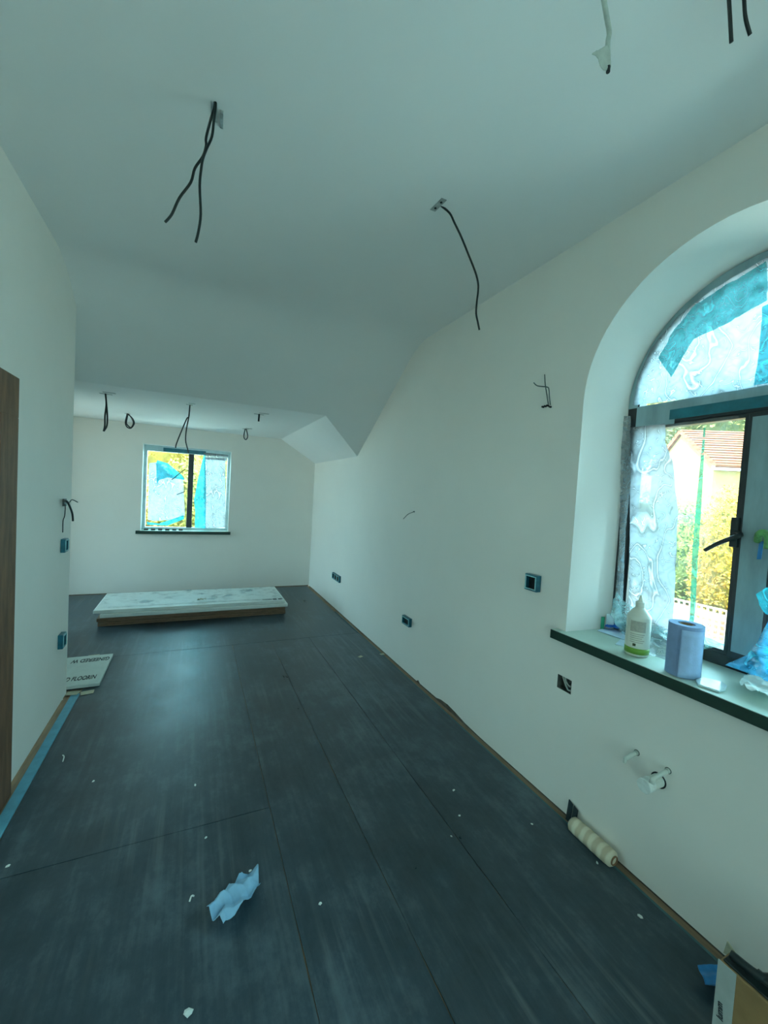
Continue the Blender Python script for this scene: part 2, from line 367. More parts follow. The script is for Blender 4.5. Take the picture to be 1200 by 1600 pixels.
# left wall: door opening near the camera, ends at an outer corner
DY0, DY1, DZ = .78, 1.46, .16
prof = [(YR, -.992), (DY0, -.992), (DY0, DZ), (DY1, DZ), (DY1, -.992), (YW, -.992), (YW, ZC-KS*(YW-Y0)), (Y0, ZC), (YR, ZC)]
holed('wall_left', 'x', XL, prof, [], PL)
quad('wall_return', [(XL, YW, -.992), (XREC, YW, -.992), (XREC, YW, ZC-KS*(YW-Y0)), (XL, YW, ZC-KS*(YW-Y0))], PL)
struct(MB().box(H(XL-.06, DY0, -1), H(XL-.02, DY0+.02, DZ)).box(H(XL-.06, DY1-.02, -1), H(XL-.02, DY1, DZ)).build('trim_5', WOODD), 'brown door lining boards')
# recess on the left of the far end, lobby behind the door, rear of the room
RW = [(3.3, -.92), (3.88, -.92), (3.88, .32), (3.3, .32)]  # unseen recess window, added for light on the far right wall
struct(strip(MB(), [H(XRC, *p) for p in RW], [H(XRC-.6, *p) for p in RW]).build('trim_8', MASON, origin=(0, 0, 0)), 'added deep dark tunnel shaping the light from the unseen recess window')  # dark tunnel added to narrow the light patch on the right wall
holed('wall_recess', 'x', XRC, [(YW, -1), (YB, -1), (YB, ZF), (YF, ZF), (YW, ZC-KS*(YW-Y0))], [RW], PL)
holed('wall_lobby_outer', 'x', XREC, [(.2, -1), (YW, -1), (YW, .55), (.2, .55)], [[(.6, -.9), (1.7, -.9), (1.7, .3), (.6, .3)]], PL)  # unseen lobby window opening, added to let light in
quad('wall_lobby_near', [(XL, .2, -1), (XREC, .2, -1), (XREC, .2, .55), (XL, .2, .55)], PL)
quad('wall_lobby_far', [(XL, 2.2, -1), (XREC, 2.2, -1), (XREC, 2.2, .55), (XL, 2.2, .55)], PL)
quad('ceiling_lobby', [(XL, .2, .55), (XREC, .2, .55), (XREC, 2.2, .55), (XL, 2.2, .55)], CE)
holed('wall_rear', 'y', YR, [(XL, -1), (XR, -1), (XR, ZC), (XL, ZC)], [[(-.40, -.97), (.75, -.97), (.75, .45), (-.40, .45)]], PL)  # unseen rear glazing opening, added to light the room
# ceilings
CB = .12
quad('ceiling', [(XL-.1, YR, ZC), (XR, YR, ZC), (XR, Y0-CB, ZC), (XL-.1, Y0-CB, ZC)], CE)
mb = MB(); nb = 12
for i in range(nb+1):
    t = i/nb; yy = (1-t)**2*(Y0-CB)+2*t*(1-t)*Y0+t*t*(Y0+CB); zz = (1-t)**2*ZC+2*t*(1-t)*ZC+t*t*(ZC-KS*CB)
    mb.v += [H(XREC, yy, zz), H(XR, yy, zz)]
    if i: mb.f.append((2*i-2, 2*i-1, 2*i+1, 2*i))
k0 = len(mb.v); ys, zs = Y0+CB, ZC-KS*CB
mb.add([H(XREC, ys, zs), H(XR, ys, zs), H(XR, YE, ZE), H(XC, YF, ZF), H(XREC, YF, ZF)], [(0, 1, 2, 3, 4)])
o = struct(mb.build('ceiling_slope', CE, origin=(0, 0, 0)))
for p in o.data.polygons: p.use_smooth = True
quad('ceiling_far', [(XREC, YF, ZF), (XC, YF, ZF), (XC, YB, ZF), (XREC, YB, ZF)], CE)
quad('ceiling_far_slope', [(XC, YF, ZF), (XR, YE, ZE), (XR, YB, ZE), (XC, YB, ZF)], CE)
# unseen slabs added outside the left windows to keep the sun off them
struct(MB().box(H(XREC-.9, -.2, .40), H(XREC-.01, 2.2, .44)).build('sun_blocker', PL), 'added sun-blocking slab outside the left windows')
struct(MB().box(H(XRC-1.35, 2.3, .36), H(XRC-.01, 4.5, .40)).build('sun_blocker', PL), 'added sun-blocking slab outside the recess window')
# portals (sky sampling helpers of the openings)
portal('portal_arch', H(XR+.3, AYc, .14), (-1, 0, 0), .75*S, 1.15*S)
portal('portal_far', H(-.06, YWF+.12, -.057), (0, -1, 0), .75*S, .78*S)
portal('portal_recess', H(XRC-.62, 3.59, -.30), (1, 0, 0), .60*S, 1.26*S)
portal('portal_lobby', H(XREC-.02, 1.15, -.3), (1, 0, 0), 1.12*S, 1.22*S)
portal('portal_rear', H(.175, YR-.02, -.26), (0, 1, 0), 1.17*S, 1.44*S)
# door casing boards on the left wall
dc = thing('door_casing', H(XL, 1.52, -1), 'dark brown rough timber door casing at the left edge on the near left wall', 'door casing')
def casing(a, b, nm): sub(MB().box(H(XL+.001, *a), H(XL+.016, *b)), nm, WOODD, dc, .003)
casing((DY1, -1), (1.583, .165), 'upright_board'); casing((DY0-.12, -1), (DY0, .165), 'upright_board'); casing((DY0-.12, .165), (1.583, .283), 'head_board')
# ------------------------------------------------------------------ arched window
win = struct(bpy.data.objects.new('window_1', None), 'dark framed arched window with a transom and two casements'); C.objects.link(win); win.location = H(XFR, AYc, ZSILL)
FX0, FX1 = XFR, XFR+.034
def arch_band(r0, r1, zb):
    mb = MB(); A = arch(r0, zb); B = arch(r1, zb)
    LA = [[H(x, *p) for p in L] for x in (FX0, FX1) for L in (A, B)]
    n = len(A); mb.v = [Vector(p) for L in LA for p in L]
    for i in range(n-1):
        a, b, c, d = i, n+i, 2*n+i, 3*n+i
        mb.f += [(a, a+1, b+1, b), (c, d, d+1, c+1), (b, b+1, d+1, d), (a, c, c+1, a+1)]
    return mb
sub(arch_band(AR2+.004, AR2-.034, ZSILL), 'outer_frame', FRAME, win)
TZ0, TZ1, MY0, MY1 = .272, .338, .503, .583
yl, yr = AYc+AR2-.03, AYc-AR2+.03
sub(MB().box(H(FX0, yr, ZSILL), H(FX1, yl, ZSILL+.034)), 'bottom_rail', FRAME, win, .004)
sub(MB().box(H(FX0-.004, yr, TZ0), H(FX1, yl, TZ1)), 'transom', FRAME, win, .006)
sub(MB().box(H(FX0-.004, MY0, ZSILL+.03), H(FX1, MY1, TZ0)), 'mullion', FRAME, win, .004)
def sash(ya, yb, nm):
    t = .010; z0, z1 = ZSILL+.034, TZ0; mb = MB()
    mb.box(H(FX0+.004, ya, z0), H(FX1-.004, ya+t, z1)).box(H(FX0+.004, yb-t, z0), H(FX1-.004, yb, z1)).box(H(FX0+.004, ya+t, z0), H(FX1-.004, yb-t, z0+t)).box(H(FX0+.004, ya+t, z1-t), H(FX1-.004, yb-t, z1))
    s_ = sub(mb, nm, FRAME, win)
    sub(MB().box(H(FX0+.014, ya+t, z0+t), H(FX0+.016, yb-t, z1-t)), 'pane', GLASS, s_)
    return s_
s1 = sash(MY1, yl, 'casement_sash'); s2 = sash(yr, MY0, 'casement_sash')
gp = [(y, z) for y, z in arch(AR2-.034, TZ1) if z >= TZ1-1e-6]
sub(MB().prism([H(FX0+.014, *p) for p in gp], (.004, 0, 0)), 'fanlight_pane', GLASS, win)
hn = sub(MB().box(H(FX0-.012, MY1-.005, -.085), H(FX0-.002, MY1+.014, -.005)), 'handle', BLACK, s1, .003)
hp = [ax_(1157, 836, XFR-.022), ax_(1140, 842, XFR-.03), ax_(1120, 850, XFR-.032), ax_(1101, 860, XFR-.032)]
sub(MB().tube([H(FX0-.005, MY1+.005, -.045)]+hp, .011, 10, .008), 'lever', BLACK, hn, 0, True)
# tape and film skins stuck to the frame members
sub(MB().box(H(FX0-.006, MY0+.010, ZSILL+.05), H(FX0-.0045, MY1-.010, TZ0-.012)), 'mullion_film', FRFILM, win)
sub(MB().box(H(FX0-.0065, yr, TZ0+.010), H(FX0-.0045, AYc+.215, TZ1-.026)), 'transom_tape', TEALF, win)
sub(MB().box(H(FX0-.0060, yr, TZ1-.028), H(FX0-.0045, yl, TZ1)), 'transom_film', FRFILM, win)
sub(MB().box(H(FX0-.0060, AYc+.2, TZ0-.004), H(FX0-.0045, yl, TZ1-.028)), 'transom_film', FRFILM, win)
A1 = arch(AR2+.002, AZc); A2 = arch(AR2-.03, AZc); n_ = len(A1)
mb = MB(); mb.v = [H(FX0-.003, *p) for p in A1]+[H(FX0-.003, *p) for p in A2]; mb.f = [(i, i+1, n_+i+1, n_+i) for i in range(n_-1)]
sub(mb, 'arch_film', FRFILM, win)
# sill board
sl_ = struct(bpy.data.objects.new('trim_6', None), 'dark green edged window sill board under the arched window'); C.objects.link(sl_); sl_.location = H(XR, AYc, ZSILL-.03)
YS0, YS1 = AYc-AR-.04, AYc+AR+.037
sub(MB().box(H(XR-.028, YS0, ZSILL-.030), H(XR+.0005, YS1, ZSILL-.0015)).box(H(XR, AYc-AR, ZSILL-.03), H(XFR+.04, AYc+AR, ZSILL-.0015)), 'sill_edge', SILLE, sl_, .002)
sub(MB().box(H(XR-.0265, YS0+.002, ZSILL-.002), H(XR+.001, YS1-.002, ZSILL)).box(H(XR+.001, AYc-AR+.001, ZSILL-.002), H(XFR+.03, AYc+AR-.001, ZSILL)), 'sill_top', SILLT, sl_)
for nm, pts, nr, lab in (('a', [(-.41, YR+.01, -.975), (.76, YR+.01, -.975), (.76, YR+.01, .46), (-.41, YR+.01, .46)], (0, 1, 0), 'added light-diffusing film over the unseen glazing behind the camera'),
                        ('b', [(XREC+.01, .59, -.91), (XREC+.01, 1.71, -.91), (XREC+.01, 1.71, .31), (XREC+.01, .59, .31)], (1, 0, 0), 'added light-diffusing film over the unseen lobby window')):
    tag(film('masking_film', [H(*p) for p in pts], nr, .006, film_mat('added diffusing film '+nm, (.21, .225, .20), .95, .04, 5, .03, None, (1, 1, 1), .08), 5, 90, 30), lab, 'film')  # film added over both unseen windows to spread light to the ceiling
# films on the arched window
XP = XFR-.010
def fx(pl, x=XP): return [ax_(px, py, x) for px, py in pl]
NX = (-1, 0, 0)
tag(film('masking_film', fx([(990, 634), (998, 590), (1018, 545), (1058, 497), (1115, 452), (1200, 402), (1225, 395), (1225, 598), (1200, 602), (1110, 618)]), NX, .010, FOGF, 7, 1, 90),
    'misty wrinkled film over the rounded top of the arched window', 'film')
tag(film('masking_film', fx([(1030, 560), (1052, 520), (1085, 478), (1120, 455), (1200, 408), (1200, 470), (1130, 510), (1085, 530), (1062, 570), (1050, 590), (1040, 575)], XP-.006), NX, .012, TEALFM, 14, 2, 80),
    'crumpled turquoise film band across the arched top pane', 'film')
tag(film('masking_film', fx([(1192, 480), (1225, 465), (1225, 597), (1178, 602), (1188, 540)], XP-.008), NX, .010, CYANF, 9, 3, 50),
    'bright cyan film at the right of the arched top pane', 'film')
tag(film('masking_film', fx([(986, 668), (1040, 662), (1040, 690), (1052, 720), (1060, 800), (1056, 900), (1052, 985), (990, 985), (984, 940)]), NX, .008, FOGW, 8, 4, 90),
    'whitish misty film over the left side of the casement pane', 'film')
tag(film('masking_film', fx([(1040, 664), (1156, 648), (1145, 830), (1130, 1012), (1052, 1000), (1058, 850)], XP+.002), NX, .004, THINF, 6, 5, 80),
    'thin clear film over the casement pane facing the house', 'film')
tag(film('tape_strip', fx([(1100, 668), (1103, 668), (1097, 780), (1091, 870), (1087, 950), (1083, 985), (1075, 1002), (1070, 1002), (1078, 965), (1082, 860), (1090, 770)], XP-.006), NX, .003, SEAF, 12, 6, 90),
    'long sea green tape strip hanging down the casement pane', 'tape')
tag(film('masking_film', fx([(972, 650), (986, 650), (986, 760), (978, 830), (974, 930), (966, 985), (960, 960), (968, 850), (970, 760)], XP-.006), NX, .006, GREYF, 20, 7, 90),
    'grey blue film peeling down the left upright of the window frame', 'film')
tag(film('masking_film', fx([(1092, 965), (1133, 962), (1134, 1008), (1098, 1015)], XP-.006), NX, .004, film_mat('pale turquoise film', (.35, .75, .72), .5, .15, 14), 12, 8, 40),
    'pale turquoise film square low on the casement pane', 'film')
# ------------------------------------------------------------------ far window
w2 = struct(bpy.data.objects.new('window_2', None), 'dark framed casement window in the far wall'); C.objects.link(w2); w2.location = H(-.06, YWF, WZ0)
t = .024; y0, y1 = YWF, YWF+.035
sub(MB().box(H(WX0, y0, WZ0), H(WX1, y1, WZ0+t)).box(H(WX0, y0, WZ1-.05), H(WX1, y1, WZ1)).box(H(WX0, y0, WZ0+t), H(WX0+t, y1, WZ1-.05)).box(H(WX1-t, y0, WZ0+t), H(WX1, y1, WZ1-.05)), 'outer_frame', pm('pale film wrapped frame', (.66, .80, .82), .4, .15, 9), w2)
XM = ay_(297, 765, YWF).x/S
sub(MB().box(H(XM-.022, y0-.004, WZ0+t), H(XM+.024, y1, WZ1-.05)), 'mullion', FRAME, w2, .004)
sub(MB().box(H(WX0+t, y0+.015, WZ0+t), H(XM-.022, y0+.017, WZ1-.05)), 'pane', GLASS, w2)
sub(MB().box(H(XM+.024, y0+.015, WZ0+t), H(WX1-t, y0+.017, WZ1-.05)), 'pane', GLASS, w2)
sub(MB().box(H(WX0+.15, y0-.004, WZ1-.045), H(WX1-.22, y0-.001, WZ1-.012)), 'head_tape', TEALF, w2)
for (p, q) in (((289, 733), (268, 750)), ((289, 768), (276, 773))):
    sub(MB().tube([ay_(*p, YWF-.01), ay_(*q, YWF-.03)], .006, 6), 'window_stay', FRAME, w2)
def fy(pl, y=YWF-.006): return [ay_(px, py, y) for px, py in pl]
NY = (0, -1, 0)
tag(film('masking_film', fy([(233, 724), (248, 722), (262, 738), (286, 748), (289, 806), (270, 812), (240, 814), (231, 812)]), NY, .012, FOGF, 7, 11, 60), 'misty film over the left pane of the far window', 'film')
tag(film('masking_film', fy([(244, 724), (246, 719), (262, 724), (284, 742), (289, 750), (262, 746), (249, 750), (245, 757)], YWF-.012), NY, .014, CYANF, 9, 12, 50), 'torn cyan film corner on the left pane of the far window', 'film')
tag(film('masking_film', fy([(229, 815), (248, 818), (287, 805), (288, 811), (262, 821), (230, 820)], YWF-.014), NY, .010, CYANF, 9, 13, 50), 'cyan film strip sagging along the foot of the far left pane', 'film')
tag(film('masking_film', fy([(319, 715), (352, 716), (352, 824), (320, 826), (318, 780)]), NY, .008, FOGW, 6, 14, 60), 'whitish film over the right pane of the far window', 'film')
tag(film('masking_film', fy([(318, 712), (321, 708), (322, 780), (321, 826), (304, 824), (305, 800), (303, 782), (309, 750)], YWF-.014), NY, .014, CYANF, 8, 15, 60), 'hanging cyan film gathered at the middle of the far window', 'film')
tag(film('masking_film', fy([(318, 707), (357, 711), (354, 720), (322, 718)], YWF-.012), NY, .008, FOGW, 9, 16, 40), 'pale film folded over the top right of the far window frame', 'film')
sb = struct(bpy.data.objects.new('trim_7', None), 'dark green sill board under the far window'); C.objects.link(sb); sb.location = H(-.06, YB, WZ0-.028)
sub(MB().box(H(WX0-.035, YB-.03, WZ0-.028), H(WX1+.02, YB+.003, WZ0-.001)).box(H(WX0, YB, WZ0-.028), H(WX1, YWF, WZ0-.001)), 'sill_edge', SILLE, sb, .002)
sub(MB().box(H(WX0+.001, YB-.028, WZ0-.002), H(WX1-.001, YWF, WZ0+.001)), 'sill_top', SILLT, sb)
for i, px in enumerate((229, 240, 251, 262, 273, 283)):
    p = ay_(px, 826, YB+.03); x = p.x/S
    o = tag(MB().box(H(x-.02, YB+.02, WZ0+.001), H(x+.014, YB+.034, WZ0+.016)).build('window_packer', (FRAME, DOORW)[0], None, .002),
            ['leftmost', 'second', 'third', 'fourth', 'fifth', 'rightmost'][i]+' small black packer in the row on the far window sill', 'packer', 'black packers on the far sill')
# ------------------------------------------------------------------ floor protection sheets
ZT = -1+.0045
def fsheet(x0, x1, y0, y1, lab, seed, dz=0):
    mb = MB(); nx, ny = max(4, int((x1-x0)/.04)), max(4, int((y1-y0)/.04)); vv = []
    for i in range(nx+1):
        for j in range(ny+1):
            x = x0+(x1-x0)*i/nx; y = y0+(y1-y0)*j/ny
            e = min(x-x0, x1-x, y-y0, y1-y)
            z = ZT+dz+.0018*noise.noise(Vector((x*3, y*3, 0)))
            if i in (0, nx): x += .0015*noise.noise(Vector((y*7, seed, 0)))
            vv.append(H(x, y, z))
    fs = [(i*(ny+1)+j, (i+1)*(ny+1)+j, (i+1)*(ny+1)+j+1, i*(ny+1)+j+1) for i in range(nx) for j in range(ny)]
    o = mb.add(vv, fs).build('floor_protection_sheet', SH, None, 0, False, origin=(0, 0, 0))
    m = o.modifiers.new('thickness', 'SOLIDIFY'); m.thickness = .004; m.offset = -1
    return tag(o, lab, 'floor sheet', 'dark floor protection sheets')
g = .0011
fsheet(XREC+.1, 1.088, 2.66+g, 4.135, 'dark protective floor sheet at the far end under the stacked doors', 1)
fsheet(-.445, .247-g, 1.243+g, 2.66-g, 'streaked dark floor sheet between the left wall and the long seam', 2)
fsheet(-.445, .247-g, -1.5, 1.243-g, 'dark floor sheet under the crumpled blue paper towel', 3)
fsheet(.247+g, .483-g, -1.5, 2.66-g, 'narrow dark floor sheet just right of the crumpled blue towel', 4)
fsheet(.483+g, .736-g, -1.5, 2.66-g, 'dark floor sheet second from the right wall', 5)
fsheet(.736+g, 1.092, -1.5, 2.66-g, 'dark floor sheet running along the right wall beside the paint roller', 6)
fsheet(XREC+.1, -.385, 2.29, 2.655, 'short dark floor sheet beneath the printed flooring board', 8, -.001)
# masking strips at the edges
tag(MB().box(H(-.480, .9, -1), H(-.4475, 2.235, -.994)).build('floor_edge_strip', MASKB, None, .002), 'light blue masking strip along the foot of the left wall', 'masking strip')
tag(MB().box(H(1.0925, -1.4, -1), H(1.100, 3.2, -.9955)).build('floor_edge_strip', pm('teal edge tape', (.05, .13, .15), .5, .2, 20), None, .001), 'thin dark teal tape edge along the right wall floor', 'masking strip')
# printed flooring board
bd = thing('flooring_board', H(-.65, 2.47, ZT), 'pale printed flooring packaging board lying beside the left wall corner', 'board')
fb = [(-.9, 2.665), (-.383, 2.66), (-.381, 2.285), (-.9, 2.29)]
sub(MB().prism([H(x, y, ZT+.003) for x, y in fb][::-1], (0, 0, .014*S)), 'board', CARDG, bd, .002)
zt = ZT+.003+.014+.0006
text_mesh('printed_text', 'GINEERED W', .10, INK, bd, H(-.390, 2.615, zt), (-1, 0, 0), (0, -1, 0), .45)
text_mesh('printed_text', 'D FLOORIN', .10, INK, bd, H(-.532, 2.345, zt), (1, 0, 0), (0, 1, 0), .37)
for i, (px, py, a) in enumerate([(136, 1082, .2), (113, 1083, -.1), (146, 1025, .1), (563, 1026, .5), (597, 1022, .2)]):
    p = az_(px, py, ZT+.003); u = Vector((math.cos(a), math.sin(a), 0)); v = Vector((-u.y, u.x, 0)); sz = (.075, .055) if i < 3 else (.045, .03)
    tag(MB().prism([p-u*sz[0]/2-v*sz[1]/2, p+u*sz[0]/2-v*sz[1]*.6, p+u*sz[0]*.6+v*sz[1]/2, p-u*sz[0]/2+v*sz[1]/2], (0, 0, .001)).build('tape_piece', TAPEC),
        ['cream tape piece at the near right corner of the printed board', 'cream tape piece between printed board and left wall', 'cream tape scrap behind the printed board',
         'small pale tape scrap on the floor away from the right wall', 'small yellow tape scrap at the foot of the right wall'][i], 'tape')
# ------------------------------------------------------------------ stacked doors
dg_ = [( -.56, .69, 3.225, 3.70, -1.0+.006, .030, DOORB), (-.565, .685, 3.215, 3.70, -.964+.004, .024, DOORB), (-.545, .700, 3.20, 3.675, -.935+.004, .026, DOORW), (-.585, .680, 3.215, 3.69, -.908+.004, .024, DOORW)]
labs = ['bottom brown door of the stack lying on the far floor', 'second brown door from the floor in the stack', 'white door just under the topmost of the stack', 'topmost white panelled door of the stack with scuffed film']
for i, (x0, x1, ya, yb, z, th, m) in enumerate(dg_):
    d = thing('stacked_door', H((x0+x1)/2, (ya+yb)/2, z), labs[i], 'door', 'doors stacked flat at the far end')
    sub(MB().box(H(x0, ya, z), H(x1, yb, z+th)), 'door_leaf', m, d, .006)
    if i == 3:
        zt = z+th
        for xa, xb in ((x0+.075, x1-.06),):
            sub(MB().box(H(xa, ya+.06, zt), H(xb, yb-.06, zt+.0025)), 'panel', DOORW, d, .002)
        film('protective_film', [H(x0+.01, ya+.01, zt+.003), H(x1-.01, ya+.01, zt+.003), H(x1-.01, yb-.01, zt+.003), H(x0+.01, yb-.01, zt+.003)], (0, 0, 1), .004,
             film_mat('pale blue film', (.70, .84, .88), .4, .25, 9, .08), 6, 21, 60, d, None, True, True)
        for k, xx in enumerate((x1-.075, x1-.035)):
            sub(MB().box(H(xx-.014, ya+.018, zt+.003), H(xx+.014, ya+.045, zt+.0045)), 'printed_mark', INK, d)
        sub(MB().box(H(x1-.17, ya+.026, zt+.003), H(x1-.10, ya+.036, zt+.0045)), 'printed_mark', GREYW, d)
    if i in (0, 1):
        sub(MB().box(H(x0+.02, ya-.002, z+th*.45), H(x1-.02, ya+.004, z+th*.6)), 'edge_groove', WOODD, d)
p = az_(315, 940, -.878)
tag(film('crumpled_scrap', [p+Vector(q) for q in ((-.05, -.03, .02), (.05, -.03, .02), (.04, .04, .02), (-.04, .03, .02))], (0, 0, 1), .02, pm('khaki paper scrap', (.25, .26, .17), .8), 22, 31, 14), 'small crumpled khaki scrap lying on the topmost white door', 'scrap')
# ------------------------------------------------------------------ ceiling cables
def cable(name, loc, lab, paths, r, plate=None, mat=None, group='loose ceiling cables'):
    t_ = thing(name, loc, lab, 'cable', group)
    for k, pth in enumerate(paths): sub(MB().tube(pth, r, 8), 'cable', mat or BLACK, t_, 0, True)
    if plate:
        for (o, u, v, hgt) in plate: sub(MB().obox(o, u, v, (0, 0, -hgt)), 'fixing_plate', METAL, t_, .001)
    return t_
Y1 = 1.06
c1 = [(335.6, 160), (335, 168), (329, 188), (322, 215), (322, 228), (317, 244.6), (304.5, 263), (298, 285), (280.6, 309), (269.6, 332.6), (263, 342), (258, 347)]
c2 = [(337, 160), (336.6, 168), (334, 189.7), (331, 213.5), (323, 231.8), (317, 248), (314.5, 263), (312, 290.5), (313.6, 334.5), (310, 362), (305.8, 378.5)]
q = az_(329, 157, ZC); q2 = az_(330, 187, ZC); q3 = az_(345, 160, ZC)
cable('ceiling_cable', H(.009, 1.06, ZC), 'pair of long black cables hanging from a metal bracket, upper left of the ceiling',
      [[ay_(*p, Y1) for p in c1], [ay_(*p, Y1-.01) for p in c2]], .0045,
      [(q, q2-q, Vector((.022, 0, 0)), .004), (q+Vector((.032, .02, 0)), (q2-q)*.85, Vector((.012, 0, 0)), .012)])
c3 = [(685.5, 316), (688.8, 321), (702.6, 333), (710, 348), (721, 371), (732.6, 399.4), (743, 426), (747, 442.5), (747, 455.5), (745, 472), (744, 489.6), (746.4, 502.6), (749, 515.6)]
qa, qb, qc = az_(672, 327, ZC), az_(690, 309, ZC), az_(680, 330, ZC)
cable('ceiling_cable', H(.622, 1.086, ZC), 'single long black cable curving down from a perforated bracket near the right wall',
      [[ay_(*p, 1.086+.0006*max(0, i-1)) for i, p in enumerate(c3)]], .0048, [(qa, (qb-qa), (qc-qa)*1.0, .003)])
for k in (.25, .75):
    bpy_o = qa+(qb-qa)*k+(qc-qa)*.5
    o_ = MB().lathe(bpy_o-Vector((0, 0, .0045)), [(.006, 0), (.006, .003)], 10).build('screw_hole', DARK, bpy.data.objects['ceiling_cable.001'])
YN = .525
wc = thing('ceiling_cable', H(.61, .525, ZC), 'pale taped cable end hanging at the top of the picture left of the black pair', 'cable', 'loose ceiling cables')
sub(MB().tube([ay_(*p, YN) for p in [(938, -30), (942.7, -5), (948, 26.7), (952, 50.7), (949.5, 69), (950.7, 106)]], .0065, 10), 'sleeve', WHITEC, wc, 0, True)
sub(MB().tube([ay_(950.7, 104, YN-.006), ay_(950, 113, YN-.006)], .0052, 8), 'cable_core', DARK, wc)
o_ = film('tape_flag', [ay_(*p, YN-.004) for p in [(948, 72), (935, 78), (923, 85), (929, 88), (936, 102), (942, 111), (950, 112), (951, 95)]], (0, -1, 0), .006, WHITEC, 25, 41, 24, wc)
m_ = o_.modifiers.new('thickness', 'SOLIDIFY'); m_.thickness = .0015
cable('ceiling_cable', H(.75, .4, ZC), 'two short black cable ends at the top right corner of the picture',
      [[ay_(*p, .40) for p in [(1134, -60), (1138.7, -5), (1142.7, 66)]], [ay_(*p, .40) for p in [(1160, -60), (1162.7, 0), (1165, 29), (1172, 54.7)]]], .0045)
def fplate(x, y, lx=.05, ly=.03):
    return [(H(x, y, ZF)-Vector((lx, 0, 0)), (2*lx, 0, 0), (0, ly, 0), .004), (H(x, y, ZF)+Vector((-lx*.2, -.09, 0)), (2*lx, 0, 0), (0, ly, 0), .004)]
def fc(y, pts): return [ay_(px, py, y) for px, py in pts]
cable('ceiling_cable', H(-.494, 2.85, ZF), 'leftmost dangling cable loop under the low far ceiling',
      [fc(2.86, [(164.7, 615), (166, 632), (164, 650), (163.7, 665), (161.7, 674)]), fc(2.86, [(165, 616), (166.5, 634), (167.7, 650), (167, 665), (162, 674)])], .007, fplate(-.494, 2.888))
cable('ceiling_cable', H(-.479, 3.617, ZF), 'coiled cable loop second from the left under the far ceiling',
      [fc(3.60, [(199, 646), (196, 660), (198.5, 667), (204.5, 669), (209.7, 662), (207.5, 654.5), (200, 647)]), fc(3.62, [(200, 647), (197.5, 660), (200, 665), (205, 668), (208.5, 661), (206, 654), (200, 646)])], .007, fplate(-.479, 3.617, .03)[:1])
cable('ceiling_cable', H(-.051, 2.88, ZF), 'forked black cable hanging in front of the far window',
      [fc(2.88, [(296.7, 633), (295, 651), (292, 654), (284, 672.5), (275.7, 693.5), (274.5, 700)]), fc(2.88, [(296.7, 633), (295, 651), (291.5, 669.5), (290, 687.5), (293, 701), (295, 708.5)])], .006, fplate(-.051, 2.88, .03))
cable('ceiling_cable', H(.376, 2.893, ZF), 'short straight cable stub under the far ceiling, nearest the sloped side',
      [fc(2.893, [(405, 646), (404.6, 652), (404, 658.5)])], .009, fplate(.376, 2.893, .05))
cable('ceiling_cable', H(.377, 3.707, ZF), 'small cable loop above and to the right of the far window',
      [fc(3.70, [(383.5, 669), (381, 682), (384, 687), (387, 682), (384.7, 670)])], .007, fplate(.377, 3.707, .04))
# ------------------------------------------------------------------ wall cables
wcb = thing('wall_cable', ax_(855, 636, XR), 'pale bent wires sticking out of the right wall left of the arched window', 'cable')
for pth in ([(860, 633), (858.5, 620), (857.5, 608), (854, 604.6), (840, 603), (834, 598)], [(856.7, 632), (854, 614), (852, 601), (851, 585)]):
    n = len(pth); sub(MB().tube([ax_(px, py, XR-.004-.03*min(1, i/2)) for i, (px, py) in enumerate(pth)], .0032, 6), 'wire', GREYW, wcb, 0, True)
for px, py in ((849.6, 636), (853.3, 635), (857, 634), (861, 636)):
    c = ax_(px, py, XR); sub(MB().lathe(c+Vector((-.014, 0, 0)), [(.005, 0), (.006, .016)], 8, (1, 0, 0)), 'wire_end', DARK, wcb)
wt = thing('wall_cable', ax_(647.5, 800, XR), 'thin curved wire poking out of the middle of the right wall', 'cable')
sub(MB().tube([ax_(647.5, 799.5, XR), ax_(643, 801, XR-.03), ax_(637, 804, XR-.06), ax_(630, 811, XR-.08)], .003, 6), 'wire', GREYW, wt, 0, True)
sub(MB().lathe(ax_(647.5, 799.5, XR)-Vector((.012, 0, 0)), [(.004, 0), (.007, .013)], 8, (1, 0, 0)), 'grommet', GREYW, wt)
wl = thing('wall_cable', ax_(99, 785, XL), 'loose black and grey wires at a small plate on the left wall', 'cable')
sub(MB().box(ax_(97, 791, XL)+Vector((.001, 0, 0)), ax_(101, 779, XL)+Vector((.012, 0, 0))), 'plate', GREYW, wl, .001)
sub(MB().tube([ax_(99, 782, XL), ax_(104, 783, XL+.03), ax_(109, 791.5, XL+.04), ax_(113, 803, XL+.045), ax_(114, 814, XL+.045)], .006, 8), 'cable', BLACK, wl, 0, True)
sub(MB().tube([ax_(99, 784, XL), ax_(108, 785, XL+.04), ax_(112.6, 780.7, XL+.05), ax_(121.6, 785, XL+.07)], .003, 6), 'wire', GREYW, wl, 0, True)
sub(MB().tube([ax_(100, 786, XL), ax_(102, 791, XL+.015), ax_(101, 806, XL+.012), ax_(98.5, 814, XL+.01), ax_(98, 832, XL+.01)], .003, 6), 'wire', BLACK, wl, 0, True)
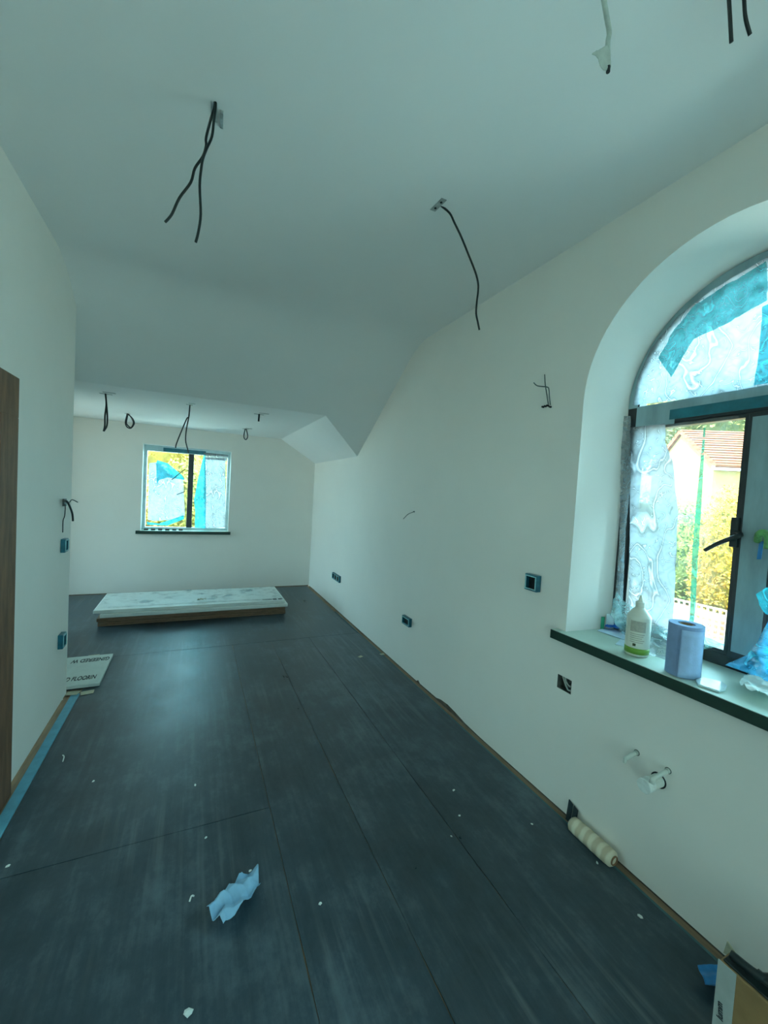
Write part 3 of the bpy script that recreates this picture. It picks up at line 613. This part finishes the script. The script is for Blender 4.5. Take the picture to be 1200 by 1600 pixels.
# ------------------------------------------------------------------ electrical boxes
def ebox(c, sgn, wdt, hgt, dep, lab, gangs=1):
    """surface box on a wall facing sgn*x at wall point c"""
    e = thing('back_box', c, lab, 'electrical box', 'film wrapped electrical boxes')
    a = wdt/2; b = hgt/2; t_ = .008
    mb = MB()
    X0, X1 = c.x+sgn*.001, c.x+sgn*dep
    mb.box((X0, c.y-a, c.z-b), (X1, c.y-a+t_, c.z+b)).box((X0, c.y+a-t_, c.z-b), (X1, c.y+a, c.z+b)).box((X0, c.y-a+t_, c.z-b), (X1, c.y+a-t_, c.z-b+t_)).box((X0, c.y-a+t_, c.z+b-t_), (X1, c.y+a-t_, c.z+b))
    sub(mb, 'box_side', BLUEB, e, .002)
    sub(MB().box((X0, c.y-a+t_, c.z-b+t_), (X0+sgn*dep*.2, c.y+a-t_, c.z+b-t_)), 'box_inside', DARK, e)
    mb = MB(); s = .009; xr0, xr1 = X1-sgn*.001, X1+sgn*.004
    for k in range(gangs):
        ya = c.y-a+wdt*k/gangs+s*.6; yb = c.y-a+wdt*(k+1)/gangs-s*.6; za, zb = c.z-b+s*.8, c.z+b-s*.8
        mb.box((xr0, ya, za), (xr1, ya+s*.6, zb)).box((xr0, yb-s*.6, za), (xr1, yb, zb)).box((xr0, ya, za), (xr1, yb, za+s*.6)).box((xr0, ya, zb-s*.6), (xr1, yb, zb))
        sub(MB().tube([(X0+sgn*dep*.4, c.y-a+wdt*(k+.3)/gangs, c.z-b*.5), (X0+sgn*dep*.7, c.y-a+wdt*(k+.5)/gangs, c.z+b*.1), (X0+sgn*dep*.4, c.y-a+wdt*(k+.7)/gangs, c.z+b*.4)], .004, 6), 'wire', BLACK, e, 0, True)
    sub(mb, 'rim', BLUER, e, .001)
    return e
ebox(ax_(836, 910, XR), -1, .09, .092, .034, 'blue wrapped open box on the right wall just left of the arched window')
ebox(ax_(638, 970, XR), -1, .135, .075, .030, 'blue low socket box in the middle of the right wall')
ebox(ax_(527, 902, XR), -1, .30, .085, .026, 'double socket box on the right wall near the far corner', 3)
ebox(ax_(97, 852, XL), 1, .08, .09, .026, 'upper blue switch box on the left wall edge below the wires')
ebox(ax_(92.5, 1001, XL), 1, .08, .095, .030, 'lower blue socket box on the left wall near the floor')
rb = thing('recessed_box', H(XR, .925, -.607), 'open recessed box with wires in the right wall under the sill end', 'electrical box')
ya, yb, za, zb = .897, .952, -.607, -.562; d = .03
mb = MB(); L0 = [H(XR, y, z) for y, z in ((ya, za), (yb, za), (yb, zb), (ya, zb))]; L1 = [v+Vector((d*S, 0, 0)) for v in L0]
strip(mb, L0, L1); mb.add(L1, [(0, 1, 2, 3)]); sub(mb, 'metal_box', pm('tarnished metal', (.09, .10, .085), .5, .4, 40, .2, 60), rb)
for k, (m, pts) in enumerate([(BLACK, [(.905, -.57), (.915, -.585), (.91, -.60)]), (WHITEC, [(.945, -.57), (.932, -.585), (.915, -.600), (.90, -.597)]), (WHITEC, [(.935, -.565), (.928, -.58), (.905, -.588)]), (BLACK, [(.925, -.565), (.918, -.58), (.903, -.592)])]):
    sub(MB().tube([H(XR+.016-.004*i, y, z) for i, (y, z) in enumerate(pts)], .0045, 6), 'wire', m, rb, 0, True)
# ------------------------------------------------------------------ pipes
pw = thing('waste_pipe', ax_(1029, 1219, XR), 'thick white capped waste pipe stub low on the right wall', 'pipe')
c = ax_(1029, 1219, XR)
sub(MB().lathe(c+Vector((.01, 0, 0)), [(.025, 0), (.025, .10)], 24, (-1, 0, 0)), 'pipe', PIPEW, pw, 0, False)
sub(MB().lathe(c+Vector((-.06, 0, 0)), [(.0285, 0), (.0285, .035), (.026, .038), (.0, .0385)], 24, (-1, 0, 0)), 'end_cap', pm('taped cap', (.74, .79, .76), .5, .12, 40, .5, 60), pw)
for k, (a, b, lab) in enumerate([((995, 1176), (.0, 0), 'thin white supply pipe stub above and left of the waste pipe'), ((1044, 1204), (0, 0), 'thin white supply pipe stub just above the waste pipe')]):
    c = ax_(*a, XR); pt = thing('supply_pipe', c, lab, 'pipe', 'thin supply pipe stubs')
    ln = .075 if k == 0 else .10
    sub(MB().tube([c+Vector((.01, 0, 0)), c+Vector((-ln*.5, 0, -.004)), c+Vector((-ln, .0, -.012))], .0085, 12), 'pipe', PIPEW, pt, 0, True)
    sub(MB().lathe(c+Vector((-.001, 0, 0)), [(.0105, 0), (.0095, .012)], 14, (-1, 0, 0)), 'collar', WHITEC, pt)
    e = c+Vector((-ln, 0, -.012)); sub(MB().tube([e+Vector((.006, 0, .006)), e+Vector((-.004, 0, -.016))], .0095 if k else .006, 10), 'end_cap', PIPEW, pt, 0, True)
for nm, (px, py), rr in (('waste_pipe', (1029, 1219), .031), ('supply_pipe', (995, 1176), .0125), ('supply_pipe.001', (1044, 1204), .0125)):
    sub(MB().lathe(ax_(px, py, XR)+Vector((.001, 0, 0)), [(rr, 0), (rr, .0025)], 20, (-1, 0, 0)), 'gap_shade_ring', DARK, bpy.data.objects[nm])  # dark ring paints the shaded gap around each pipe stub
# ------------------------------------------------------------------ paint roller and shims
ra, rb_ = H(1.088, .832, -.974), H(1.088, .692, -.974)
pr = thing('paint_roller_sleeve', H(1.082, .78, -1), 'cream paint roller sleeve lying along the foot of the right wall', 'paint roller')
L = (ra-rb_).length; dY = (rb_-ra).normalized()
sub(MB().lathe(ra, [(.012, .001), (.026, 0), (.034, .008), (.036, .03), (.0365, L*.5), (.036, L-.03), (.034, L-.008), (.026, L), (.012, L-.001)], 28, dY), 'pile_sleeve', CREAM, pr, 0, True)
sub(MB().lathe(ra+dY*(L-.006), [(.021, 0), (.021, .010), (.017, .011), (.016, .004)], 20, dY), 'core', pm('brown roller core', (.30, .16, .08), .7, .2, 30), pr, 0, False)
for k, (px, py, hh, lab) in enumerate([(889, 1268, .10, 'taller dark plastic shim standing against the wall behind the roller'), (897, 1272, .09, 'shorter dark plastic shim between the tall shim and the roller')]):
    c = ax_(px, py, XR-.014); c.z = .010
    o = MB().prism([c+Vector((0, .013, 0)), c+Vector((0, -.013, 0)), c+Vector((.012, -.013, hh*.9)), c+Vector((.012, .012, hh))], (-.005, 0, 0)).build('plastic_shim', pm('dark plastic shim %d' % k, (.02, .035, .04), .4), None, .001)
    tag(o, lab, 'shim')
# ------------------------------------------------------------------ floor debris
tw = film('paper_towel', [az_(*p, -.995) for p in [(402, 1364), (404, 1392), (406, 1402), (394, 1412), (378, 1434), (366, 1446), (348, 1461), (341, 1452), (333, 1453), (322, 1434), (334, 1424), (341, 1418), (356, 1400), (373, 1382), (388, 1377)]], (0, 0, 1), .010, BLUEP, 20, 51, 90, None,
          lambda a, b: .016+.028*abs((a*2.6+b*1.7+.25*math.sin(b*6)) % 1*2-1)+.014*abs((b*3.1-a*1.3+.2*math.sin(a*8)) % 1*2-1), True, True)
tag(tw, 'crumpled light blue paper towel lying on the dark floor', 'paper towel')
m_ = tw.modifiers.new('thickness', 'SOLIDIFY'); m_.thickness = .0012
for p in tw.data.polygons: p.use_smooth = True
crumbs = [(294, 1583, .013, 'largest white crumb at the bottom edge of the picture'), (146, 1221, .006, 'white crumb on the floor left of the streaks'), (305, 1227, .006, 'white crumb in the middle of the left floor sheet'),
          (322, 1309, .005, 'tiny crumb just below the cross seam'), (391, 1361, .005, 'tiny crumb beside the tip of the blue towel'), (12, 1354, .006, 'white crumb at the left edge of the picture'),
          (709, 1235, .007, 'white crumb far out in the right floor sheets'), (718, 1275, .005, 'tiny crumb below the far right crumb'), (831, 1288, .005, 'tiny crumb left of the paint roller'),
          (500, 1412, .006, 'white crumb right of the blue towel'), (705, 1307, .005, 'tiny pale crumb on the third seam'), (933, 1349, .006, 'white crumb just below the paint roller end'), (1000, 1432, .007, 'white crumb nearest the lower right wall')]
for i, (px, py, r, lab) in enumerate(crumbs):
    p = az_(px, py, -.994); bm = bmesh.new(); bmesh.ops.create_icosphere(bm, subdivisions=1, radius=r)
    for v in bm.verts: v.co *= .7+.6*random.random(); v.co.x *= 1.4; v.co.z *= .6
    me = bpy.data.meshes.new('plaster_crumb'); bm.to_mesh(me); bm.free(); me.materials.append(WHITEB)
    o = bpy.data.objects.new('plaster_crumb', me); C.objects.link(o); o.location = p+Vector((0, 0, r*.3)); o.rotation_euler = (0, 0, random.random()*6); tag(o, lab, 'crumb', 'white crumbs on the floor')
for (pts, lab) in (([(98, 1190), (100, 1185), (98, 1180)], 'pale curled shaving near the left wall strip'), ([(296, 1409), (299, 1404), (303, 1400)], 'pale curled shaving left of the blue towel')):
    q_ = [az_(*p, -.992) for p in pts]; q_[1].z += .01
    tag(MB().tube(q_, .003, 6).build('wood_shaving', WHITEB, None, 0, True), lab, 'shaving')
# ------------------------------------------------------------------ box in the lower right corner
bq = ax_(1124, 1499, .9); bx0, bx1, bzt, byf = .9, .934, bq.z/S-1, bq.y/S; bys = ax_(1151, 1525, .9).y/S
bxn = thing('cardboard_box', H((bx0+bx1)/2, .2, -1), 'flat brown cardboard box with a pale end strip in the lower right corner', 'box')
sub(MB().box(H(bx0, -.25, -.9925), H(bx1, byf, bzt)), 'carton', CARD, bxn, .003)
sub(MB().box(H(bx0-.002, bys, -.992), H(bx0-.0005, byf+.001, bzt+.001)), 'pale_strip', pm('grey white label strip', (.42, .46, .44), .6, .06, 20), bxn)
text_mesh('scribble', 'lumm', .022, INK, bxn, H(bx0-.0026, bys+.012, -.915), (0, .1, 1), (0, 1, 0), 1.0)
sub(MB().box(H(bx0+.004, -.25, bzt), H(bx1, byf-.004, bzt+.004)), 'black_lid', BLACK, bxn, .002)
st = thing('black_strap', H(.92, .28, bzt+.004), 'black strap trailing over the box in the lower right corner', 'strap')
sub(MB().tube([H(.915, byf-.01, bzt+.014), H(.92, byf-.05, bzt+.015), H(.95, byf-.065, bzt+.015), H(1.02, byf-.07, bzt-.01)], .012, 8), 'strap', BLACK, st, 0, True)
sub(MB().tube([H(.922, byf-.045, bzt+.015), H(.925, byf-.1, bzt+.014), H(.922, byf-.2, bzt+.014)], .012, 8), 'strap_tail', BLACK, st, 0, True)
tag(MB().prism([ax_(1130, 1489, 1.105), ax_(1141, 1494, 1.105), ax_(1150, 1493, 1.105), ax_(1136, 1471, 1.105)], (.006, 0, 0)).build('card_offcut', TAPEC), 'small cream card wedge standing between box and right wall', 'offcut')
bt = film('blue_tape_scrap', [az_(*p, -.972) for p in [(1090, 1508), (1127, 1508), (1130, 1542), (1102, 1541)]], (0, 0, 1), .006, BLUET, 12, 61, 24, None, lambda a, b: .006*math.sin(b*6))
bt.modifiers.new('thickness', 'SOLIDIFY').thickness = .002
tag(bt, 'bright blue plastic scrap beside the box in the lower right corner', 'tape')
# ------------------------------------------------------------------ things on the arched window sill
def sp(px, py): return az_(px, py, ZSILL+.0005)
c = sp(994, 1022); bo = thing('glue_bottle', c, 'white plastic bottle with lime green band standing on the sill', 'bottle')
R_ = .048
sub(MB().lathe(c, [(R_*.9, 0), (R_, .006), (R_, .17), (R_*.97, .178), (R_*.55, .205), (.017, .216), (.016, .222)], 32), 'body', BOTTLE, bo, 0, True)
sub(MB().lathe(c, [(R_+.0006, .012), (R_+.0006, .038)], 32), 'green_band', GREENB, bo, 0, True)
sub(MB().lathe(c+Vector((0, 0, .216)), [(.019, 0), (.019, .022), (.012, .026), (.010, .028), (.004, .052), (.0025, .054)], 20), 'nozzle_cap', BOTTLE, bo)
td = (Vector((0, 0, S))-c); a0 = math.atan2(td.y, td.x)
def wrap(mb, a, b, z0, z1, r, n=12):
    vv = [c+Vector((math.cos(a+(b-a)*i/n)*r, math.sin(a+(b-a)*i/n)*r, z)) for z in (z0, z1) for i in range(n+1)]
    return mb.add(vv, [(i, i+1, n+2+i, n+1+i) for i in range(n)])
lb_ = sub(wrap(MB(), a0-.85, a0+.75, .050, .165, R_+.0008), 'label', BOTTLE, bo, 0, True)
sub(wrap(MB(), a0-.65, a0+.6, .112, .160, R_+.0012), 'print_block', LABEL, lb_, 0, True)
for k in range(5): sub(wrap(MB(), a0-.62, a0+.55-.1*(k % 3), .100-.009*k, .104-.009*k, R_+.0012), 'print_line', LABEL, lb_, 0, True)
sub(wrap(MB(), a0-.35, a0-.1, .048, .060, R_+.0014), 'emblem', pm('dark olive emblem', (.05, .07, .02), .5), lb_, 0, True)
c = sp(1066, 1052); pr2 = thing('paper_roll', c, 'blue paper towel roll standing upright on the sill', 'paper roll')
R2, h2 = .060, .205
sub(MB().lathe(c, [(.020, 0), (R2, 0), (R2, h2), (.030, h2), (.029, h2-.004), (.0225, h2-.03), (.0225, 0), (.020, 0)], 36, cap=False), 'paper', BLUER2, pr2, 0, False)
sub(MB().lathe(c, [(.0205, .01), (.0225, .01), (.0225, h2-.002), (.0205, h2-.002), (.0205, .01)], 24, cap=False), 'cardboard_core', CARD, pr2)
td = (Vector((0, 0, S))-c); a0 = math.atan2(td.y, td.x)
mb = MB(); n = 14; rows = 8
for j in range(rows+1):
    for i in range(n+1):
        tt = i/n; z = .004+(h2-.018)*j/rows; a = a0-.20+1.35*tt; rr = R2+.002+.014*max(0, 1-tt*2.0)*(1-.6*j/rows); mb.v.append(c+Vector((math.cos(a)*rr, math.sin(a)*rr, z)))
mb.f = [(j*(n+1)+i, j*(n+1)+i+1, (j+1)*(n+1)+i+1, (j+1)*(n+1)+i) for j in range(rows) for i in range(n)]
o = sub(mb, 'loose_flap', pm('blue roll flap paper', (.36, .50, .74), .9, .05, 40, .35, 180), pr2, 0, True); o.modifiers.new('thickness', 'SOLIDIFY').thickness = .001
# clear tray
tc_ = [sp(*p) for p in [(1086, 1064), (1097, 1060), (1128, 1068), (1136, 1074), (1134, 1080), (1124, 1083), (1090, 1072)]]
tr = tag(MB().prism(tc_, (0, 0, .008)).build('plastic_tray', pm('glossy pale plastic', (.60, .72, .74), .12, .12, 14, 0), None, .003), 'flat glossy pale plastic tray at the sill edge beside the roll', 'tray')
if tr.data.polygons[0].normal.z > 0: tr.data.flip_normals()
tag(film('crumpled_cloth', [sp(*p)+Vector((0, 0, .012)) for p in [(1154, 1078), (1164, 1069), (1185, 1069), (1230, 1085), (1230, 1118), (1190, 1100), (1165, 1090)]], (0, 0, 1), .022, pm('white cloth', (.72, .78, .74), .9), 16, 71, 40, None, lambda a, b: .012, True, True),
    'crumpled white cloth on the sill at the right edge of the picture', 'cloth')
tag(MB().prism([sp(*p)+Vector((0, 0, .002)) for p in [(933, 986), (952, 979), (985, 984), (982, 1003)]], (0, 0, .0015)).build('paper_sheet', PAPERB), 'pale blue paper sheet lying on the sill left of the bottle', 'paper')
tag(MB().prism([sp(*p)+Vector((0, 0, .0005)) for p in [(961, 1007), (970, 999), (985, 1001), (985, 1013)]], (0, 0, .0012)).build('paper_sheet', pm('pale paper scrap', (.60, .72, .80), .8)), 'small paper scrap just left of the bottle base', 'paper')
tag(film('crumpled_film', [sp(*p)+Vector((0, 0, .008)) for p in [(944, 984), (957, 976), (972, 981), (966, 990)]], (0, 0, 1), .014, pm('royal blue plastic', (.02, .16, .62), .35, .2, 20), 22, 72, 20, None, lambda a, b: .008, True, True), 'small royal blue crumpled film on the pale paper sheet', 'film')
p = sp(938, 983); tag(MB().obox(p, (.004, .002, 0), (.012, -.012, 0), (0, 0, .068)).build('green_tab', pm('green plastic tab', (.03, .36, .20), .5), None, .001), 'small green plastic tab standing against the window reveal', 'tab')
p = sp(946, 983); tag(MB().obox(p, (.004, .002, 0), (.035, -.02, 0), (0, 0, .085)).build('white_card', DOORW, None, .001), 'small white card leaning beside the green tab', 'card')
tag(film('crumpled_film', [az_(*p, ZSILL)+Vector((0, 0, .02)) for p in [(962, 985), (985, 975), (1010, 975), (1060, 985), (1095, 1003), (1090, 1020), (1060, 1024), (1044, 1040), (1015, 1036), (985, 1000)]], (-.25, -.1, 1), .035, film_mat('clear bag film', (.66, .78, .84), .75, .2, 14, .25, None, (1, 1, 1), .7), 9, 73, 60, None, lambda a, b: .06*math.sin(math.pi*a)*math.sin(math.pi*b)+.01, True, False),
    'crumpled grey clear film heaped behind the bottle and the roll', 'film')
tag(film('crumpled_film', fx([(957, 960), (966, 925), (975, 938), (988, 948), (1004, 962), (1050, 985), (1062, 1003), (1010, 1003), (975, 990)], XP-.02), NX, .030, film_mat('aqua film', (.50, .86, .90), .7, .2, 12, .2, None, (1, 1, 1), .7), 12, 74, 60),
    'aqua clear film bunched at the lower left corner of the window', 'film')
tag(film('crumpled_film', [az_(*p, ZSILL)+Vector((0, 0, .012)) for p in [(1085, 1012), (1100, 1015), (1140, 1040), (1200, 1062), (1260, 1085), (1260, 1040), (1160, 1030), (1115, 1012), (1095, 1003)]], (0, 0, 1), .018, BLUEF, 11, 75, 60, None, lambda a, b: .012, True, True),
    'blue plastic film trailing along the back of the sill', 'film')
tag(film('plastic_bag', fx([(1134, 1040), (1165, 1022), (1180, 1000), (1192, 975), (1200, 955), (1260, 930), (1260, 1100), (1200, 1066), (1165, 1050)], XP-.06), (-1, -.3, .4), .030, BLUEF, 8, 76, 60),
    'bright blue plastic bag rising from the sill at the right edge', 'bag')
tag(film('plastic_bag', fx([(1184, 928), (1200, 918), (1260, 910), (1260, 955), (1200, 960), (1188, 945)], XP-.03), (-1, 0, 0), .020, CYANF, 12, 77, 40),
    'cyan film knot hanging above the blue bag at the right edge', 'film')
tag(film('masking_film', fx([(1176, 1005), (1186, 975), (1196, 950), (1200, 985), (1190, 1003), (1180, 1010)], XP-.02), NX, .008, THINF, 12, 78, 30), 'clear film loop beside the window mullion', 'film')
gt = thing('hanging_glove', ax_(1190, 850, XFR-.02), 'green and blue glove hanging by the window mullion at the right edge', 'glove')
sub(MB().tube([ax_(1184, 846, XFR-.02), ax_(1186, 835, XFR-.03), ax_(1194, 832, XFR-.035), ax_(1200, 840, XFR-.03), ax_(1199, 858, XFR-.03)], .013, 10), 'green_cuff', pm('green rubber', (.12, .33, .10), .5, .5, 30), gt, 0, True)
sub(MB().obox(ax_(1183, 874, XFR-.02), ax_(1190, 874, XFR-.02)-ax_(1183, 874, XFR-.02), ax_(1187, 846, XFR-.02)-ax_(1183, 874, XFR-.02), (-.006, 0, 0)), 'blue_strip', BLUET, gt, .002)
# ------------------------------------------------------------------ outside
GZ = -1.06
quad('ground', [(-40, -40, GZ), (40, -40, GZ), (40, 40, GZ), (-40, 40, GZ)], pm('pale paving', (.36, .42, .43), .9, .12, 2, .3, 20), 'pale paving outside, coloured to bounce light indoors')  # paving coloured pale and cool so that it bounces light indoors
# house seen through the arched window
A = ax_(1066, 679, 9.0); r = Vector((.84, -.54, 0)); gdir = Vector((-.54, -.84, 0)); Z = Vector((0, 0, 1))
E = ap_(1116, 728, A, r); wv = (E-A).dot(gdir); dz = A.z-E.z; E2 = A-gdir*wv-Z*dz
B0, B1 = Vector((E.x, E.y, GZ*S+S)), Vector((E2.x, E2.y, GZ*S+S))
hs = thing('house', (B0+B1)/2, 'sunlit cream house with an orange tiled roof beyond the arched window', 'house')
inner = .97
sub(MB().prism([B0, E, A, E2, B1], r*5), 'walls', pm('cream render', (.20, .125, .045), .9, .08, 3, .2, 12), hs)
for sgn, e in ((1, E), (-1, E2)):
    d_ = (e-A); nn = d_.cross(r).normalized(); nn = nn if nn.z > 0 else -nn
    rf = sub(MB().obox(A+nn*.02-r*.08, d_*1.08, r*5.5, nn*.12), 'roof_slope', stripe_mat('orange roof tiles %d' % sgn, (.10, .026, .010), (.16, .052, .022), 2.2, 'Z', .9, .6), hs)
    for k in range(14):
        s0 = A+nn*.14-r*.08+d_*1.08*(k/14); sub(MB().obox(s0, d_*1.08/14*.55, r*5.5, nn*.03), 'tile_course', rf.data.materials[0], hs)
sub(MB().obox(E+r*1.2-Z*2.2+gdir*.02, r*.9, Z*1.2, gdir*.05), 'window', FRAME, hs)
sub(MB().obox(E-Z*.12+gdir*.06-r*.1, r*5.2, Z*.10, gdir*.10), 'gutter', DOORW, hs)
def leaves(mb, c, rad, n, sz):
    for _ in range(n):
        d_ = Vector((random.gauss(0, 1), random.gauss(0, 1), random.gauss(0, 1))).normalized(); rr = .75+.3*random.random()
        p = Vector(c)+Vector((d_.x*rad[0], d_.y*rad[1], d_.z*rad[2]))*rr
        u = Vector((random.gauss(0, 1), random.gauss(0, 1), random.gauss(0, 1))).normalized()*sz*(.6+.8*random.random()); v = u.orthogonal().normalized()*sz*.5
        mb.add([p-u, p+v, p+u, p-v], [(0, 1, 2, 3)])
def leaf_mat(name, ca, cb): 
    m, nt, b, o = node_mat(name); nt.links.new(ramp(nt, tex(nt, 3, 5), [(.35, ca), (.65, cb)]), b.inputs['Base Color']); b.inputs['Roughness'].default_value = .7; return m
def bush(name, c, rad, n, sz, ca, cb, lab, cat, trunk=0):
    t_ = thing(name, Vector((c[0], c[1], GZ*S+S)), lab, cat)
    mb = MB(); leaves(mb, c, rad, n, sz); fo = sub(mb, 'foliage', leaf_mat(lab, ca, cb), t_); fo['kind'] = 'stuff'
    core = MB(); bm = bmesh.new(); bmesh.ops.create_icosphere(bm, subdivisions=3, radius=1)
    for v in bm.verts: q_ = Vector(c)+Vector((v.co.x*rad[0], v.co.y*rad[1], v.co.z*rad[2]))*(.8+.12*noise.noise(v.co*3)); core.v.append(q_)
    core.f = [tuple(v.index for v in f.verts) for f in bm.faces]; bm.free(); sub(core, 'foliage_core', leaf_mat(lab+' core', tuple(x*.6 for x in ca), tuple(x*.8 for x in cb)), t_, 0, True)  # solid core in a darker copy of the leaf colours
    if trunk: sub(MB().tube([(c[0], c[1], GZ*S+S), (c[0]+.1, c[1], (GZ*S+S+c[2])/2), tuple(c)], trunk, 8), 'trunk', WOODD, t_)
    return t_
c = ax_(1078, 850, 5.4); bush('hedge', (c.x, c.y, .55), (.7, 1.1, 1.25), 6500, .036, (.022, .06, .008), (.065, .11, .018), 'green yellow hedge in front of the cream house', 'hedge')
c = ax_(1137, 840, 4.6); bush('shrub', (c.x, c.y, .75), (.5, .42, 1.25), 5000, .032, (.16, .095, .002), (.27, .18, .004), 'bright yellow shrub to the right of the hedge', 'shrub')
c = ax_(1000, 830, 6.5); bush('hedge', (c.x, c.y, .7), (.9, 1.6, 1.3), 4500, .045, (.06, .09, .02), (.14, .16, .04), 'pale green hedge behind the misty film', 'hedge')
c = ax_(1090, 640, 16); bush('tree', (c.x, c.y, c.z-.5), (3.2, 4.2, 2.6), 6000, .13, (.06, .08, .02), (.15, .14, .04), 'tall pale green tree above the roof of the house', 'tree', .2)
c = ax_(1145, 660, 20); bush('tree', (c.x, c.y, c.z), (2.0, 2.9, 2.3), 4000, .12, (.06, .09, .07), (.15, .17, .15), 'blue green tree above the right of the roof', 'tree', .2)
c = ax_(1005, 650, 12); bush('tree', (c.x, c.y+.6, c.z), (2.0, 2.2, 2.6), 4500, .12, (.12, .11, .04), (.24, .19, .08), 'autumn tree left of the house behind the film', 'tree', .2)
bw = brick_mat('orange garden brick', (.22, .06, .02), (.26, .09, .04), (.17, .12, .09), 4)
quad('brick_terrace', [(3.2, .6, GZ+.004), (5.2, .6, GZ+.004), (5.2, 4.5, GZ+.004), (3.2, 4.5, GZ+.004)], pm('terracotta gravel', (.20, .065, .025), .9, .4, 14, .5, 40), 'terracotta gravel bed outside the arched window')
for x, z, lab in ((4.15, -.90, 'low orange brick garden wall in front of the hedge'), (3.45, -.97, 'lower orange brick kerb nearer the arched window')):
    tag(MB().box(H(x, .2, GZ), H(x+.12, 3.4, z)).build('garden_wall', bw), lab, 'wall')
lt = thing('lattice_fence', H(2.9, 1.45, GZ), 'white lattice netting outside below the arched window', 'lattice')
mb = MB(); y_a, y_b, z_a, z_b = .9, 2.0, -.86, -.575
for i in range(34): y = y_a+(y_b-y_a)*i/33; mb.box(H(2.9, y-.006, z_a), H(2.905, y+.006, z_b))
for i in range(10): z = z_a+(z_b-z_a)*i/9; mb.box(H(2.9051, y_a, z-.006), H(2.91, y_b, z+.006))
lo = sub(mb, 'lattice', pm('off white netting', (.26, .23, .19), .8), lt); lo['kind'] = 'stuff'
for y in (y_a, y_b): sub(MB().box(H(2.895, y-.02, GZ), H(2.915, y+.02, z_b+.02)), 'post', DOORW, lt)
# beyond the far window
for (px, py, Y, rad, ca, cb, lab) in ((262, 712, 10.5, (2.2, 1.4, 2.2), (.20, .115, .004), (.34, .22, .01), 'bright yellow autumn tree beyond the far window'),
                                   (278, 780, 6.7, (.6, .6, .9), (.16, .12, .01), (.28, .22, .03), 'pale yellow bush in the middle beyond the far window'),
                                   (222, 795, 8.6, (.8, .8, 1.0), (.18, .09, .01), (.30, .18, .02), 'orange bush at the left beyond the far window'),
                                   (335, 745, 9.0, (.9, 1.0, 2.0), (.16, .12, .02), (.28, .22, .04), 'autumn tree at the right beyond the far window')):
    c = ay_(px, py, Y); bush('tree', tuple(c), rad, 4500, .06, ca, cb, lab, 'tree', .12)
tag(MB().box(H(-5, 12.2, GZ), H(5, 12.3, -.35)).build('garden_fence', pm('pale fence boards', (.42, .44, .40), .9, .1, 6, .2, 30), None), 'pale garden fence beyond the far window', 'fence')
